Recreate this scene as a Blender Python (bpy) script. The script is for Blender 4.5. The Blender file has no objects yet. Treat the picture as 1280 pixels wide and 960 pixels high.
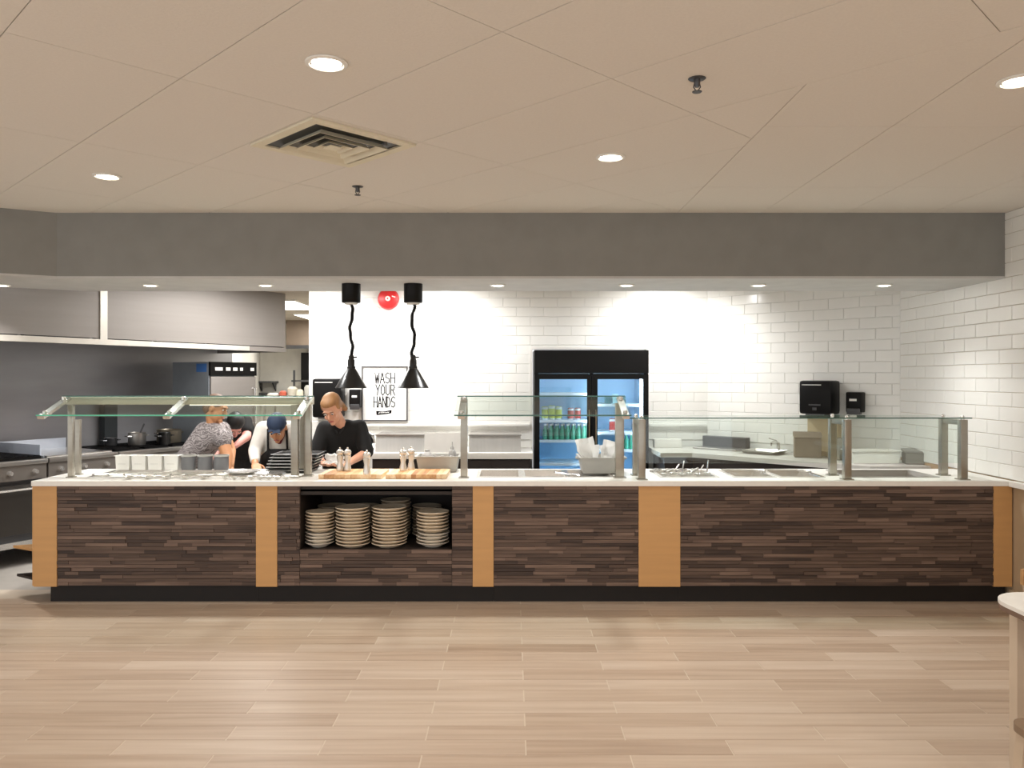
import bpy, bmesh, math, random
from mathutils import Vector, Matrix, Euler
random.seed(7)
PI = math.pi
C = bpy.context.scene.collection
sc = bpy.context.scene

# ------------------------------------------------------------------ camera, world, lights
H = 1.61                      # eye height
F = 1000.0                    # focal length in pixels of a 1280 x 960 frame
cam = bpy.data.cameras.new('camera'); cam_o = bpy.data.objects.new('camera', cam); C.objects.link(cam_o)
cam.sensor_width = 36.0; cam.lens = F/1280*36.0; cam.shift_y = -7/1280
cam.clip_start = .05; cam.clip_end = 100
cam_o.location = (0, 0, H); cam_o.rotation_euler = (PI/2, 0, 0)
sc.camera = cam_o
w = bpy.data.worlds.new('world'); sc.world = w; w.use_nodes = True
w.node_tree.nodes['Background'].inputs[0].default_value = (1.0, 1.0, 1.0, 1)
w.node_tree.nodes['Background'].inputs[1].default_value = 1.28
sc.view_settings.view_transform = 'Standard'; sc.view_settings.look = 'None'
sc.view_settings.exposure = 0.0; sc.view_settings.gamma = 1; sc.view_settings.use_curve_mapping = False

WARM = (1, .95, .89); NEUT = (1, .995, .985)
E_CEIL, E_SOFF, E_WASH, E_KIT = 48, 50, 112, 70
def spot(loc, e, col, ang=120, blend=.7, rad=.06, rot=(0, 0, 0)):
    l = bpy.data.lights.new('lamp_light', 'SPOT'); l.energy = e; l.color = col
    l.spot_size = math.radians(ang); l.spot_blend = blend; l.shadow_soft_size = rad
    o = bpy.data.objects.new('lamp_light', l); C.objects.link(o); o.location = loc; o.rotation_euler = rot
    return o
def area(loc, sx, sy, e, col, rot=(0, 0, 0)):
    l = bpy.data.lights.new('panel_light', 'AREA'); l.shape = 'RECTANGLE'; l.size = sx; l.size_y = sy
    l.energy = e; l.color = col
    o = bpy.data.objects.new('panel_light', l); C.objects.link(o); o.location = loc; o.rotation_euler = rot
    return o

# ------------------------------------------------------------------ materials
def lin(c): c /= 255.0; return c/12.92 if c <= .04045 else ((c+.055)/1.055)**2.4
def S(r, g, b): return (lin(r), lin(g), lin(b), 1)
MC = {}
def mat(name, rgb, rough=.5, metal=0., noise=None, bump=0., emit=0., island=0., spec=None, coat=0.):
    """noise = (scale x, y, z, amount): procedural variation of the base colour"""
    if name in MC: return MC[name]
    m = bpy.data.materials.new(name); m.use_nodes = True; nt = m.node_tree; b = nt.nodes['Principled BSDF']
    c = S(*rgb)
    b.inputs['Base Color'].default_value = c; b.inputs['Roughness'].default_value = rough; b.inputs['Metallic'].default_value = metal
    if spec is not None: b.inputs['Specular IOR Level'].default_value = spec
    if coat: b.inputs['Coat Weight'].default_value = coat
    if emit:
        b.inputs['Emission Color'].default_value = c; b.inputs['Emission Strength'].default_value = emit
    if noise is None: noise = (6, 6, 6, .05)
    tc = nt.nodes.new('ShaderNodeTexCoord'); mp = nt.nodes.new('ShaderNodeMapping'); nz = nt.nodes.new('ShaderNodeTexNoise')
    mp.inputs['Scale'].default_value = noise[:3]; nz.inputs['Scale'].default_value = 1; nz.inputs['Detail'].default_value = 4
    nt.links.new(tc.outputs['Object'], mp.inputs[0]); nt.links.new(mp.outputs[0], nz.inputs['Vector'])
    mr = nt.nodes.new('ShaderNodeMapRange'); a = noise[3]
    mr.inputs[1].default_value = .3; mr.inputs[2].default_value = .7; mr.inputs[3].default_value = 1-a; mr.inputs[4].default_value = 1+a
    nt.links.new(nz.outputs[0], mr.inputs[0])
    hs = nt.nodes.new('ShaderNodeHueSaturation'); hs.inputs['Color'].default_value = c
    nt.links.new(mr.outputs[0], hs.inputs['Value']); nt.links.new(hs.outputs[0], b.inputs['Base Color'])
    if island:
        g = nt.nodes.new('ShaderNodeNewGeometry'); r2 = nt.nodes.new('ShaderNodeMapRange')
        r2.inputs[3].default_value = 1-island; r2.inputs[4].default_value = 1+island
        nt.links.new(g.outputs['Random Per Island'], r2.inputs[0])
        mu = nt.nodes.new('ShaderNodeMath'); mu.operation = 'MULTIPLY'
        nt.links.new(mr.outputs[0], mu.inputs[0]); nt.links.new(r2.outputs[0], mu.inputs[1]); nt.links.new(mu.outputs[0], hs.inputs['Value'])
    if bump:
        bp = nt.nodes.new('ShaderNodeBump'); bp.inputs['Strength'].default_value = bump; bp.inputs['Distance'].default_value = .004
        nt.links.new(nz.outputs[0], bp.inputs['Height']); nt.links.new(bp.outputs[0], b.inputs['Normal'])
    MC[name] = m; return m
def ramp_mat(name, stops, rough, scale, use='island', metal=0, rw=1.0):
    """colour picked per piece from a ramp (per island or per object), with stretched grain"""
    if name in MC: return MC[name]
    m = bpy.data.materials.new(name); m.use_nodes = True; nt = m.node_tree; b = nt.nodes['Principled BSDF']
    b.inputs['Roughness'].default_value = rough
    if use == 'island': src = nt.nodes.new('ShaderNodeNewGeometry').outputs['Random Per Island']
    else: src = nt.nodes.new('ShaderNodeObjectInfo').outputs['Random']
    tc = nt.nodes.new('ShaderNodeTexCoord'); mp = nt.nodes.new('ShaderNodeMapping'); nz = nt.nodes.new('ShaderNodeTexNoise')
    mp.inputs['Scale'].default_value = scale; nz.inputs['Scale'].default_value = 1; nz.inputs['Detail'].default_value = 5
    cmb = nt.nodes.new('ShaderNodeVectorMath'); cmb.operation = 'ADD'
    sc_ = nt.nodes.new('ShaderNodeMath'); sc_.operation = 'MULTIPLY'; sc_.inputs[1].default_value = 37.0
    nt.links.new(src, sc_.inputs[0])
    nt.links.new(tc.outputs['Object'], mp.inputs[0]); nt.links.new(mp.outputs[0], cmb.inputs[0]); nt.links.new(sc_.outputs[0], cmb.inputs[1])
    nt.links.new(cmb.outputs[0], nz.inputs['Vector'])
    ad = nt.nodes.new('ShaderNodeMath'); ad.operation = 'MULTIPLY_ADD'; ad.inputs[1].default_value = 1.3; ad.inputs[2].default_value = -.65
    nt.links.new(nz.outputs[0], ad.inputs[0])
    su = nt.nodes.new('ShaderNodeMath'); su.operation = 'ADD'
    nt.links.new(ad.outputs[0], su.inputs[0]); nt.links.new(src, su.inputs[1])
    rm = nt.nodes.new('ShaderNodeMath'); rm.operation = 'MULTIPLY_ADD'; rm.inputs[1].default_value = rw; rm.inputs[2].default_value = (1-rw)/2
    nt.links.new(src, rm.inputs[0]); nt.links.new(rm.outputs[0], su.inputs[1])
    cr = nt.nodes.new('ShaderNodeValToRGB'); el = cr.color_ramp.elements
    el[0].position = stops[0][0]; el[0].color = S(*stops[0][1]); el[1].position = stops[-1][0]; el[1].color = S(*stops[-1][1])
    for p, c in stops[1:-1]:
        e = el.new(p); e.color = S(*c)
    nt.links.new(su.outputs[0], cr.inputs[0]); nt.links.new(cr.outputs[0], b.inputs['Base Color'])
    MC[name] = m; return m
def glass(name, tint, refl=.06, gl=(1, 1, 1)):
    if name in MC: return MC[name]
    m = bpy.data.materials.new(name); m.use_nodes = True; nt = m.node_tree; nt.nodes.remove(nt.nodes['Principled BSDF'])
    out = nt.nodes['Material Output']; t = nt.nodes.new('ShaderNodeBsdfTransparent'); t.inputs[0].default_value = (*tint, 1)
    g = nt.nodes.new('ShaderNodeBsdfGlossy'); g.inputs['Roughness'].default_value = .03; g.inputs[0].default_value = (*gl, 1)
    lw = nt.nodes.new('ShaderNodeLayerWeight'); lw.inputs[0].default_value = .5
    pw = nt.nodes.new('ShaderNodeMath'); pw.operation = 'POWER'; pw.inputs[1].default_value = 5; nt.links.new(lw.outputs['Facing'], pw.inputs[0])
    fr = nt.nodes.new('ShaderNodeMath'); fr.operation = 'MULTIPLY_ADD'; fr.inputs[1].default_value = .9; fr.inputs[2].default_value = .04; nt.links.new(pw.outputs[0], fr.inputs[0])
    mx = nt.nodes.new('ShaderNodeMixShader'); nt.links.new(fr.outputs[0], mx.inputs[0])
    nt.links.new(t.outputs[0], mx.inputs[1]); nt.links.new(g.outputs[0], mx.inputs[2]); nt.links.new(mx.outputs[0], out.inputs[0])
    MC[name] = m; return m
def emis(name, rgb, s):
    if name in MC: return MC[name]
    m = bpy.data.materials.new(name); m.use_nodes = True; b = m.node_tree.nodes['Principled BSDF']
    b.inputs['Base Color'].default_value = (.8, .8, .8, 1); b.inputs['Emission Color'].default_value = (*rgb, 1); b.inputs['Emission Strength'].default_value = s
    MC[name] = m; return m

m_ceil = mat('ceiling_tile', (228, 222, 213), .9, noise=(90, 90, 90, .02), bump=.25)
m_tbar = mat('ceiling_bar', (212, 203, 190), .7)
m_head = mat('header_paint', (139, 138, 134), .7)
m_soff = mat('soffit_paint', (194, 193, 190), .8)
m_tile = mat('white_tile', (240, 239, 234), .18, noise=(3, 3, 3, .015))
m_grout = mat('grout', (230, 229, 224), .9)
m_wall = mat('wall_paint', (226, 222, 212), .8)
m_beige = mat('beige_paint', (196, 172, 140), .8)
m_steel = mat('brushed_steel', (172, 168, 163), .34, .9, noise=(2, 2, 60, .08))
m_hood = mat('hood_steel', (140, 134, 129), .5, .35, noise=(1.2, 1.2, 30, .03))
m_steeld = mat('dark_steel', (92, 92, 94), .4, .8, noise=(4, 4, 40, .1))
m_post = mat('post_steel', (168, 163, 152), .3, .85, noise=(10, 10, 30, .05))
m_bright = mat('bright_steel', (226, 224, 220), .22, .9, noise=(8, 8, 8, .05))
m_black = mat('black_plastic', (13, 12, 12), .4, spec=.2)
m_blackm = mat('black_metal', (17, 16, 16), .3, spec=.6)
m_white = mat('white_plastic', (238, 236, 230), .4)
m_top = mat('white_quartz', (243, 240, 233), .3, noise=(30, 30, 30, .02))
m_tan = mat('tan_laminate', (206, 158, 102), .5, noise=(2, 2, 30, .04))
m_plinth = mat('plinth_black', (19, 13, 11), .6)
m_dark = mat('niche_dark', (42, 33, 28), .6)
m_clad = ramp_mat('strip_cladding', [(0, (58, 44, 38)), (.3, (80, 63, 54)), (.6, (98, 79, 68)), (.85, (112, 91, 79)), (1, (126, 104, 91))], .6, (3, 3, 90), 'island')
m_plank = ramp_mat('floor_plank', [(-.0, (172, 148, 126)), (.35, (189, 166, 144)), (.65, (199, 178, 157)), (1, (209, 190, 171))], .42, (1.3, 22, 3), 'object', rw=.55)
m_fgrout = mat('floor_grout', (214, 200, 182), .9)
m_kfloor = mat('kitchen_floor', (186, 180, 172), .5, noise=(6, 6, 6, .06))
m_glass = glass('guard_glass', (.93, .97, .95))
m_edge = mat('glass_edge', (70, 108, 96), .2, emit=0)
m_teal = mat('glass_edge_teal', (96, 196, 160), .2)
m_doorglass = glass('fridge_glass', (.93, .96, .99))
m_cream = mat('cream_china', (226, 210, 186), .25, noise=(8, 8, 8, .03))
m_skin = mat('skin', (214, 160, 132), .55, noise=(20, 20, 20, .04))
m_skin2 = mat('skin_tan', (200, 142, 100), .55, noise=(20, 20, 20, .04))

# ------------------------------------------------------------------ mesh helpers
def BM(): return bmesh.new()
def box(bm, x0, x1, y0, y1, z0, z1, bev=0):
    r = bmesh.ops.create_cube(bm, size=1)
    for v in r['verts']:
        v.co = ((x0+x1)/2+v.co.x*(x1-x0), (y0+y1)/2+v.co.y*(y1-y0), (z0+z1)/2+v.co.z*(z1-z0))
    if bev:
        es = list({e for v in r['verts'] for e in v.link_edges})
        bmesh.ops.bevel(bm, geom=es, offset=bev, segments=2, affect='EDGES', profile=.6)
    return bm
def lathe(bm, prof, c=(0, 0, 0), n=20, M=None):
    """prof: (r, z) from bottom to top, around z"""
    rings = []
    for r, z in prof:
        ring = []
        for i in range(n):
            a = 2*PI*i/n; p = Vector((c[0]+r*math.cos(a), c[1]+r*math.sin(a), c[2]+z))
            ring.append(bm.verts.new(M @ p if M else p))
        rings.append(ring)
    for a, b in zip(rings, rings[1:]):
        for i in range(n): bm.faces.new((a[i], a[(i+1) % n], b[(i+1) % n], b[i]))
    if prof[0][0] > 1e-5: bm.faces.new(list(reversed(rings[0])))
    if prof[-1][0] > 1e-5: bm.faces.new(rings[-1])
    return bm
def tube(bm, pts, r, n=8, r1=None):
    pts = [Vector(p) for p in pts]; rings = []; L = len(pts)
    up = Vector((0, 0, 1))
    for k, p in enumerate(pts):
        d = (pts[min(k+1, L-1)]-pts[max(k-1, 0)]).normalized()
        s = d.cross(up) if abs(d.z) < .95 else d.cross(Vector((0, 1, 0)))
        s.normalize(); t = s.cross(d); rr = r if r1 is None else r+(r1-r)*k/(L-1)
        rings.append([bm.verts.new(p+s*math.cos(2*PI*i/n)*rr+t*math.sin(2*PI*i/n)*rr) for i in range(n)])
    for a, b in zip(rings, rings[1:]):
        for i in range(n): bm.faces.new((a[i], a[(i+1) % n], b[(i+1) % n], b[i]))
    bm.faces.new(list(reversed(rings[0]))); bm.faces.new(rings[-1])
    return bm
def prism(bm, poly, z0, z1):
    lo = [bm.verts.new((x, y, z0)) for x, y in poly]; hi = [bm.verts.new((x, y, z1)) for x, y in poly]
    n = len(poly); bm.faces.new(list(reversed(lo))); bm.faces.new(hi)
    for i in range(n): bm.faces.new((lo[i], lo[(i+1) % n], hi[(i+1) % n], hi[i]))
    return bm
def extrude_yz(bm, poly, x0, x1):
    a = [bm.verts.new((x0, y, z)) for y, z in poly]; b = [bm.verts.new((x1, y, z)) for y, z in poly]
    n = len(poly); bm.faces.new(a); bm.faces.new(list(reversed(b)))
    for i in range(n): bm.faces.new((a[i], b[i], b[(i+1) % n], a[(i+1) % n]))
    return bm
def pan_shape(bm, w, d, h, rim=.018, t=.004, taper=.92, z=0):
    """open rectangular basin with a flange; rim top at z, basin reaches to z-h"""
    def rect(a, b, zz): return [bm.verts.new((sx*a/2, sy*b/2, zz)) for sx, sy in ((-1, -1), (1, -1), (1, 1), (-1, 1))]
    L = [rect(w*taper-2*rim, d*taper-2*rim, z-h), rect(w-2*rim, d-2*rim, z-t), rect(w, d, z-t), rect(w, d, z),
         rect(w-2*rim-2*t, d-2*rim-2*t, z), rect(w*taper-2*rim-2*t, d*taper-2*rim-2*t, z-h+t)]
    for a, b in zip(L, L[1:]):
        for i in range(4): bm.faces.new((a[i], a[(i+1) % 4], b[(i+1) % 4], b[i]))
    bm.faces.new(list(reversed(L[0]))); bm.faces.new(L[-1])
    return bm
def finish(bm, smooth):
    bmesh.ops.recalc_face_normals(bm, faces=bm.faces)
    if smooth:
        for f in bm.faces: f.smooth = True
def smooth_by_angle(me, deg=40):
    me.set_sharp_from_angle(angle=math.radians(deg))
ROOT = {}
def obj(name, bm, m, parent=None, smooth=False, world=False, loc=None):
    finish(bm, smooth)
    if world and parent is not None: bm.transform(ROOT[parent.name].inverted())
    me = bpy.data.meshes.new(name); bm.to_mesh(me); bm.free(); me.materials.append(m)
    if smooth: smooth_by_angle(me)
    o = bpy.data.objects.new(name, me); C.objects.link(o)
    if loc is not None: o.location = loc
    if parent is not None: o.parent = parent
    ROOT[o.name] = ROOT[parent.name] if parent is not None else Matrix.Translation(loc or (0, 0, 0))
    return o
def inst(name, me, parent=None, loc=(0, 0, 0), rot=(0, 0, 0)):
    o = bpy.data.objects.new(name, me); C.objects.link(o); o.location = loc; o.rotation_euler = rot
    if parent is not None: o.parent = parent
    return o
def tag(o, label, cat, group=None):
    o['label'] = label; o['category'] = cat
    if group: o['group'] = group
    return o
def thing(name, label, cat, loc=(0, 0, 0), rz=0, group=None):
    o = bpy.data.objects.new(name, None); C.objects.link(o); o.location = loc; o.rotation_euler = (0, 0, rz); o.empty_display_size = .1
    ROOT[o.name] = Matrix.Translation(loc) @ Matrix.Rotation(rz, 4, 'Z')
    return tag(o, label, cat, group)
def struct(o): o['kind'] = 'structure'; return o
def sname(name, bm, m): return struct(obj(name, bm, m))
def dup(o, loc, rz=None, label=None, parent=None):
    c = o.copy(); C.objects.link(c)
    if parent is None: c.location = loc
    else: c.parent = parent
    if rz is not None: c.rotation_euler.z = rz
    if label: c['label'] = label
    for ch in list(o.children): dup(ch, None, parent=c)
    return c
def W(px, py, D): return Vector(((px-640)*D/F, D, H-(py-473)*D/F))
def X(px, D): return (px-640)*D/F
def Z(py, D): return H-(py-473)*D/F

# ================================================================== THE SETTING
CEIL = 2.81; KCEIL = 2.60; SOFF = 2.347; DB = 8.8; XR = 3.58; HDR = 5.8; HDRB = 6.64
# ---- floor with planks
fl = sname('floor', box(BM(), -7, XR+.1, -1.5, 6.1, -.12, -.0015), m_fgrout)
PL, PW = .89, .143
pm = {}
def plank_mesh(L):
    k = round(L, 3)
    if k not in pm:
        bm = BM(); g = .0022
        r = bmesh.ops.create_cube(bm, size=1)
        for v in r['verts']: v.co = (v.co.x*(L-2*g), v.co.y*(PW-2*.0012), -.004+v.co.z*.008)
        for v in r['verts']:
            if v.co.z > -.001: v.co.x *= (1-.002/L); v.co.y *= .985
        me = bpy.data.meshes.new('plank'); finish(bm, 0); bm.to_mesh(me); bm.free(); me.materials.append(m_plank); pm[k] = me
    return pm[k]
y = 5.85; row = 0; n = 0
while y > 2.35:
    off = .06 + (PL/2 if row % 2 else 0)
    k0 = -int(5.4/PL)-1
    for k in range(k0, 8):
        a = off+k*PL; b = a+PL
        b = min(b, XR)
        lim = .66*(y+.15)+1.0
        if b < -lim or a > lim or b-a < .05: continue
        inst('plank', plank_mesh(b-a), fl, ((a+b)/2, y-PW/2, .0)); n += 1
    y -= PW; row += 1
# the remaining planks of the floor, in front of the view and left of the counter
bm = BM(); yy = y; r2 = row
while yy > -1.4:
    off = .06 + (PL/2 if r2 % 2 else 0)
    for k in range(-7, 5):
        a = off+k*PL; b = min(a+PL, XR)
        if b-a < .05: continue
        box(bm, a+.0022, b-.0022, yy-PW+.0012, yy-.0012, -.008, 0)
    yy -= PW; r2 += 1
o = obj('plank_field', bm, ramp_mat('floor_plank_far', [(-.0, (172, 148, 126)), (.35, (189, 166, 144)), (.65, (199, 178, 157)), (1, (209, 190, 171))], .42, (1.3, 22, 3), 'island', rw=.55), fl); o['kind'] = 'stuff'
sname('floor_kitchen', box(BM(), -8, XR+.1, 6.1, 14.5, -.12, -.004), m_kfloor)

# ---- ceiling: slab and lay-in tiles (a 45-degree field and a square field)
bm = BM(); box(bm, -7, XR+.1, -1.5, 5.95, CEIL+.012, CEIL+.08); ce = sname('ceiling', bm, m_tbar)
def clip(poly, a, b, c):        # keep a*x+b*y <= c
    out = []
    for i, p in enumerate(poly):
        q = poly[(i+1) % len(poly)]; dp = a*p[0]+b*p[1]-c; dq = a*q[0]+b*q[1]-c
        if dp <= 0: out.append(p)
        if (dp < 0) != (dq < 0) and dp != dq:
            t = dp/(dp-dq); out.append((p[0]+t*(q[0]-p[0]), p[1]+t*(q[1]-p[1])))
    return out
def parea(p): return abs(sum(p[i][0]*p[(i+1) % len(p)][1]-p[(i+1) % len(p)][0]*p[i][1] for i in range(len(p))))/2
def ctile(poly):
    if len(poly) < 3 or parea(poly) < .01: return
    cx = sum(p[0] for p in poly)/len(poly); cy = sum(p[1] for p in poly)/len(poly)
    # shrink every side by the joint width
    g = .0018; pl = poly
    for i in range(len(poly)):
        p, q = poly[i], poly[(i+1) % len(poly)]; dx, dy = q[0]-p[0], q[1]-p[1]; L = math.hypot(dx, dy)
        if L < 1e-6: continue
        nx, ny = dy/L, -dx/L
        if nx*(cx-p[0])+ny*(cy-p[1]) > 0: nx, ny = -nx, -ny
        pl = clip(pl, nx, ny, nx*p[0]+ny*p[1]-g)
        if len(pl) < 3: return
    bm = BM(); prism(bm, pl, CEIL, CEIL+.011); obj('ceiling_tile', bm, m_ceil, ce)
Q = math.sqrt(.5); ca, cb = 1.725, .8627
XB = 1.2; SB = 4.46
for i in range(-9, 6):
    for j in range(-9, 9):
        c0 = -4.53+i*ca; s0 = 3.60+j*cb; c1 = c0+ca; s1 = s0+cb      # x-y in [c0,c1], x+y in [s0,s1]
        poly = [((s0+c0)/2, (s0-c0)/2), ((s0+c1)/2, (s0-c1)/2), ((s1+c1)/2, (s1-c1)/2), ((s1+c0)/2, (s1-c0)/2)]
        for a, b, c in ((0, 1, 5.8), (0, -1, -1.2), (-1, 0, 5.6), (1, 0, XR)): 
            poly = clip(poly, a, b, c)
        # this field is everything with x<=XB, or x+y<=SB
        p1 = clip(poly, 1, 0, XB); p2 = clip(clip(poly, -1, 0, -XB), 1, 1, SB)
        if p1 and p2 and parea(p1) > .005 and parea(p2) > .005 and SB - (c1 if False else 0) >= s1-.02: 
            ctile(poly)
        else:
            for p in (p1, p2):
                if len(p) > 2: ctile(p)
for i in range(0, 4):
    for j in range(-3, 4):
        x0 = XB+i*.61; y0 = 5.02-1.21*j
        poly = [(x0, y0-1.21), (min(x0+.61, XR), y0-1.21), (min(x0+.61, XR), y0), (x0, y0)]
        poly = clip(poly, 0, 1, 5.8); poly = clip(poly, -1, -1, -SB)
        ctile(poly)
    x0 = XB+i*.61
ctop = None
# ---- header (dropped bulkhead) above the counter; it bends towards the dining room at its far end
hp = [(-7.0, 3.70), (-3.3, 5.8), (XR, 5.8), (XR, HDRB), (-3.55, HDRB), (-7.0, 4.65)]
bm = BM(); prism(bm, [(-7, 3.70), (-3.3, 5.8), (XR, 5.8), (XR, 5.83), (-3.308, 5.83), (-7, 3.73)], SOFF+.004, CEIL+.012)
hd = sname('wall_header', bm, m_head)
bm = BM(); prism(bm, [(-7, 3.70), (-3.3, 5.8), (XR, 5.8), (XR, HDRB), (-3.55, HDRB), (-7, 4.65)], SOFF-.012, SOFF+.004)
box(bm, -3.55, XR, HDRB-.03, HDRB, SOFF+.004, KCEIL)
sname('ceiling_soffit', bm, m_soff)
bm = BM(); box(bm, -8, XR+.1, HDRB-.03, 14.5, KCEIL, KCEIL+.08); sname('ceiling_kitchen', bm, mat('kitchen_ceiling', (172, 161, 146), .9))

# ---- tiled walls
tm = {}
def tile_mesh(L, h):
    k = (round(L, 3), round(h, 3))
    if k not in tm:
        bm = BM(); e = .001; t = .006; b = .004
        lo = [bm.verts.new((x, 0, z)) for x, z in ((e, e), (L-e, e), (L-e, h-e), (e, h-e))]
        md = [bm.verts.new((v.co.x, -.003, v.co.z)) for v in lo]
        bb = min(b, L*.3)
        hi = [bm.verts.new((x, -t, z)) for x, z in ((e+bb, e+b), (L-e-bb, e+b), (L-e-bb, h-e-b), (e+bb, h-e-b))]
        for A, B in ((lo, md), (md, hi)):
            for i in range(4): bm.faces.new((A[i], A[(i+1) % 4], B[(i+1) % 4], B[i]))
        bm.faces.new(hi)
        finish(bm, 0); me = bpy.data.meshes.new('wall_tile'); bm.to_mesh(me); bm.free(); me.materials.append(m_tile); tm[k] = me
    return tm[k]
TL, TH = .30, .104
def tiles(parent, p0, ang, length, z0, z1, holes=()):
    """tiles along a wall that starts at p0 and runs in direction ang; outward face is local -y"""
    ux, uy = math.cos(ang), math.sin(ang); r = 0; z = z0
    while z < z1-.02:
        h = min(TH, z1-z); off = -(TL/2 if r % 2 else 0); u = off
        while u < length-.01:
            segs = [(max(u, 0), min(u+TL, length))]
            for (a, b, zt) in holes:
                if z < zt-.01:
                    ns = []
                    for s, e in segs:
                        if e <= a or s >= b: ns.append((s, e)); continue
                        if s < a: ns.append((s, a))
                        if e > b: ns.append((b, e))
                    segs = ns
            for s, e in segs:
                if e-s < .012: continue
                inst('wall_tile', tile_mesh(e-s, h), parent, (p0[0]+ux*s, p0[1]+uy*s, z), (0, 0, ang))
            u += TL
        z += TH; r += 1
XL = -2.2
FX0, FX1, FZ = .225, 1.476, 1.93        # opening for the cooler
bm = BM(); box(bm, XL, FX0, DB+.001, DB+.14, 0, KCEIL); box(bm, FX1, 2.3, DB+.001, DB+.14, 0, KCEIL); box(bm, FX0, FX1, DB+.001, DB+.14, FZ, KCEIL)
wb = sname('wall_back', bm, m_grout)
tiles(wb, (XL, DB), 0, 2.15-XL, 1.04-TH, KCEIL, holes=[(FX0-XL-.012, FX1-XL+.012, FZ+.012)])
AL = math.hypot(XR-2.15, DB-7.37)
bm = BM(); prism(bm, [(2.15, DB+.001), (XR+.001, 7.371), (XR+.1, 7.45), (2.2, DB+.14)], 0, KCEIL); wa = sname('wall_angled', bm, m_grout)
tiles(wa, (2.15, DB), -PI/4, AL, 1.04-TH, KCEIL)
bm = BM(); box(bm, XR+.001, XR+.12, -1.5, 7.40, 0, CEIL+.08); wr = sname('wall_right', bm, m_beige)
tiles(wr, (XR, 7.37), -PI/2, 3.4, .884, CEIL)
struct(obj('trim_1', box(BM(), XR-.05, XR, 2.2, 5.69, .84, .88, .004), m_top))
struct(obj('baseboard_right', box(BM(), XR-.012, XR, 2.2, 5.75, 0, .1), m_beige))
# ledge along the back wall
bm = BM(); box(bm, X(440, 8.78), FX0-.03, DB-.04, DB, 1.085, 1.112, .004); sname('trim_2', bm, m_tile)
bm = BM(); box(bm, FX1+.03, 2.13, DB-.04, DB, 1.085, 1.112, .004); sname('trim_3', bm, m_tile)
bm = BM()
box(bm, FX0-.03, FX0, DB-.015, DB, .1, FZ+.03); box(bm, FX1, FX1+.03, DB-.015, DB, .1, FZ+.03); box(bm, FX0, FX1, DB-.015, DB, FZ, FZ+.03)
sname('trim_4', bm, m_white)
# end of the back wall towards the kitchen, far kitchen walls
sname('trim_5', box(BM(), XL-.03, XL, DB-.01, DB+.15, 0, KCEIL), m_white)
sname('wall_kitchen_right', box(BM(), XL-.0, XL+.1, DB+.15, 14.3, 0, KCEIL), m_wall)
sname('wall_kitchen_back', box(BM(), -5.3, XL+.1, 14.3, 14.4, 0, KCEIL), m_wall)
bm = BM()
# ---- cooking line frame of reference
CA = Vector((-4.27, 6.67, 0)); CR = math.radians(62)
CM = Matrix.Translation(CA) @ Matrix.Rotation(CR, 4, 'Z')
def cl(x, y, z=0): return CM @ Vector((x, y, z))
box(bm, -3.0, 3.35, .93, 1.03, 0, KCEIL); bm.transform(CM); sname('wall_left', bm, mat('backsplash_steel', (158, 157, 160), .3, .35, noise=(1.5, 1.5, 8, .06)))
bm = BM(); a = cl(3.35, .98); prism(bm, [(a.x-.1, a.y), (a.x, a.y), (-4.5, 14.3), (-4.6, 14.3)], 0, KCEIL); sname('wall_kitchen_left', bm, m_wall)

# ================================================================== CEILING FITTINGS
m_lens = emis('lamp_lens', (1, .9, .76), 9)
m_refl = mat('lamp_reflector', (225, 222, 215), .15, .8)
def downlight(name, label, group, loc, r, e, col, ang, rot=(0, 0, 0)):
    t = thing(name, label, 'ceiling light', loc, 0, group)
    bm = BM(); n = 24
    lathe(bm, [(r*1.0, -.001), (r*1.22, -.001), (r*1.22, -.006), (r*1.0, -.010), (r*.96, -.004), (r*1.0, -.001)], n=n)
    obj('trim_ring', bm, m_white, t, True)
    bm = BM(); lathe(bm, [(r*.96, -.004), (r*.80, -.003), (r*.55, -.002)], n=n); bmesh.ops.delete(bm, geom=[f for f in bm.faces if len(f.verts) > 4], context='FACES')
    obj('reflector', bm, m_refl, t, True)
    bm = BM(); lathe(bm, [(r*.85, -.0055), (r*.5, -.013), (.001, -.015)], n=n); obj('lens', bm, m_lens, t, True)
    s = spot((loc[0], loc[1], loc[2]-.03), e, col, ang, .8, r*.7, rot)
    return t
for x, y, lab in ((-.705, 3.04, 'round recessed downlight in the ceiling tile next to the square air vent'), (.533, 4.33, 'round recessed downlight in the ceiling between the large sprinkler and the header'), (-2.4, 4.74, 'round recessed downlight in the ceiling near the bend of the grey header'), (2.04, 3.22, 'round recessed downlight in the ceiling close to the tiled end wall')):
    downlight('recessed_downlight', lab, 'downlights in the tiled ceiling', (x, y, CEIL), .066, E_CEIL, WARM, 150)
for x, y in ((.5, 1.0), (-2.7, 1.4), (2.6, .8)):      # more of the same dining-room lights nearer the camera
    downlight('recessed_downlight', 'round recessed downlight set in a beige ceiling tile', 'downlights in the tiled ceiling', (x, y, CEIL), .066, E_CEIL*1.6, WARM, 150)
for px in (2, 188, 332, 622, 783, 948, 1105):
    D = 6.19
    downlight('soffit_spotlight', 'small recessed spotlight in the pale soffit above the serving counter', 'spotlights in the soffit', (X(px, D), D, SOFF-.012), .05, E_SOFF, NEUT, 125)
for x, y in ((-.78, 8.15), (1.62, 8.1), (-1.9, 7.9)):
    downlight('aisle_downlight', 'recessed downlight above the aisle washing the white tiled wall', 'downlights above the service aisle', (x, y, KCEIL), .06, E_WASH if x > -1.5 else E_WASH*.35, NEUT, 168, (.35, 0, 0))
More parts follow.
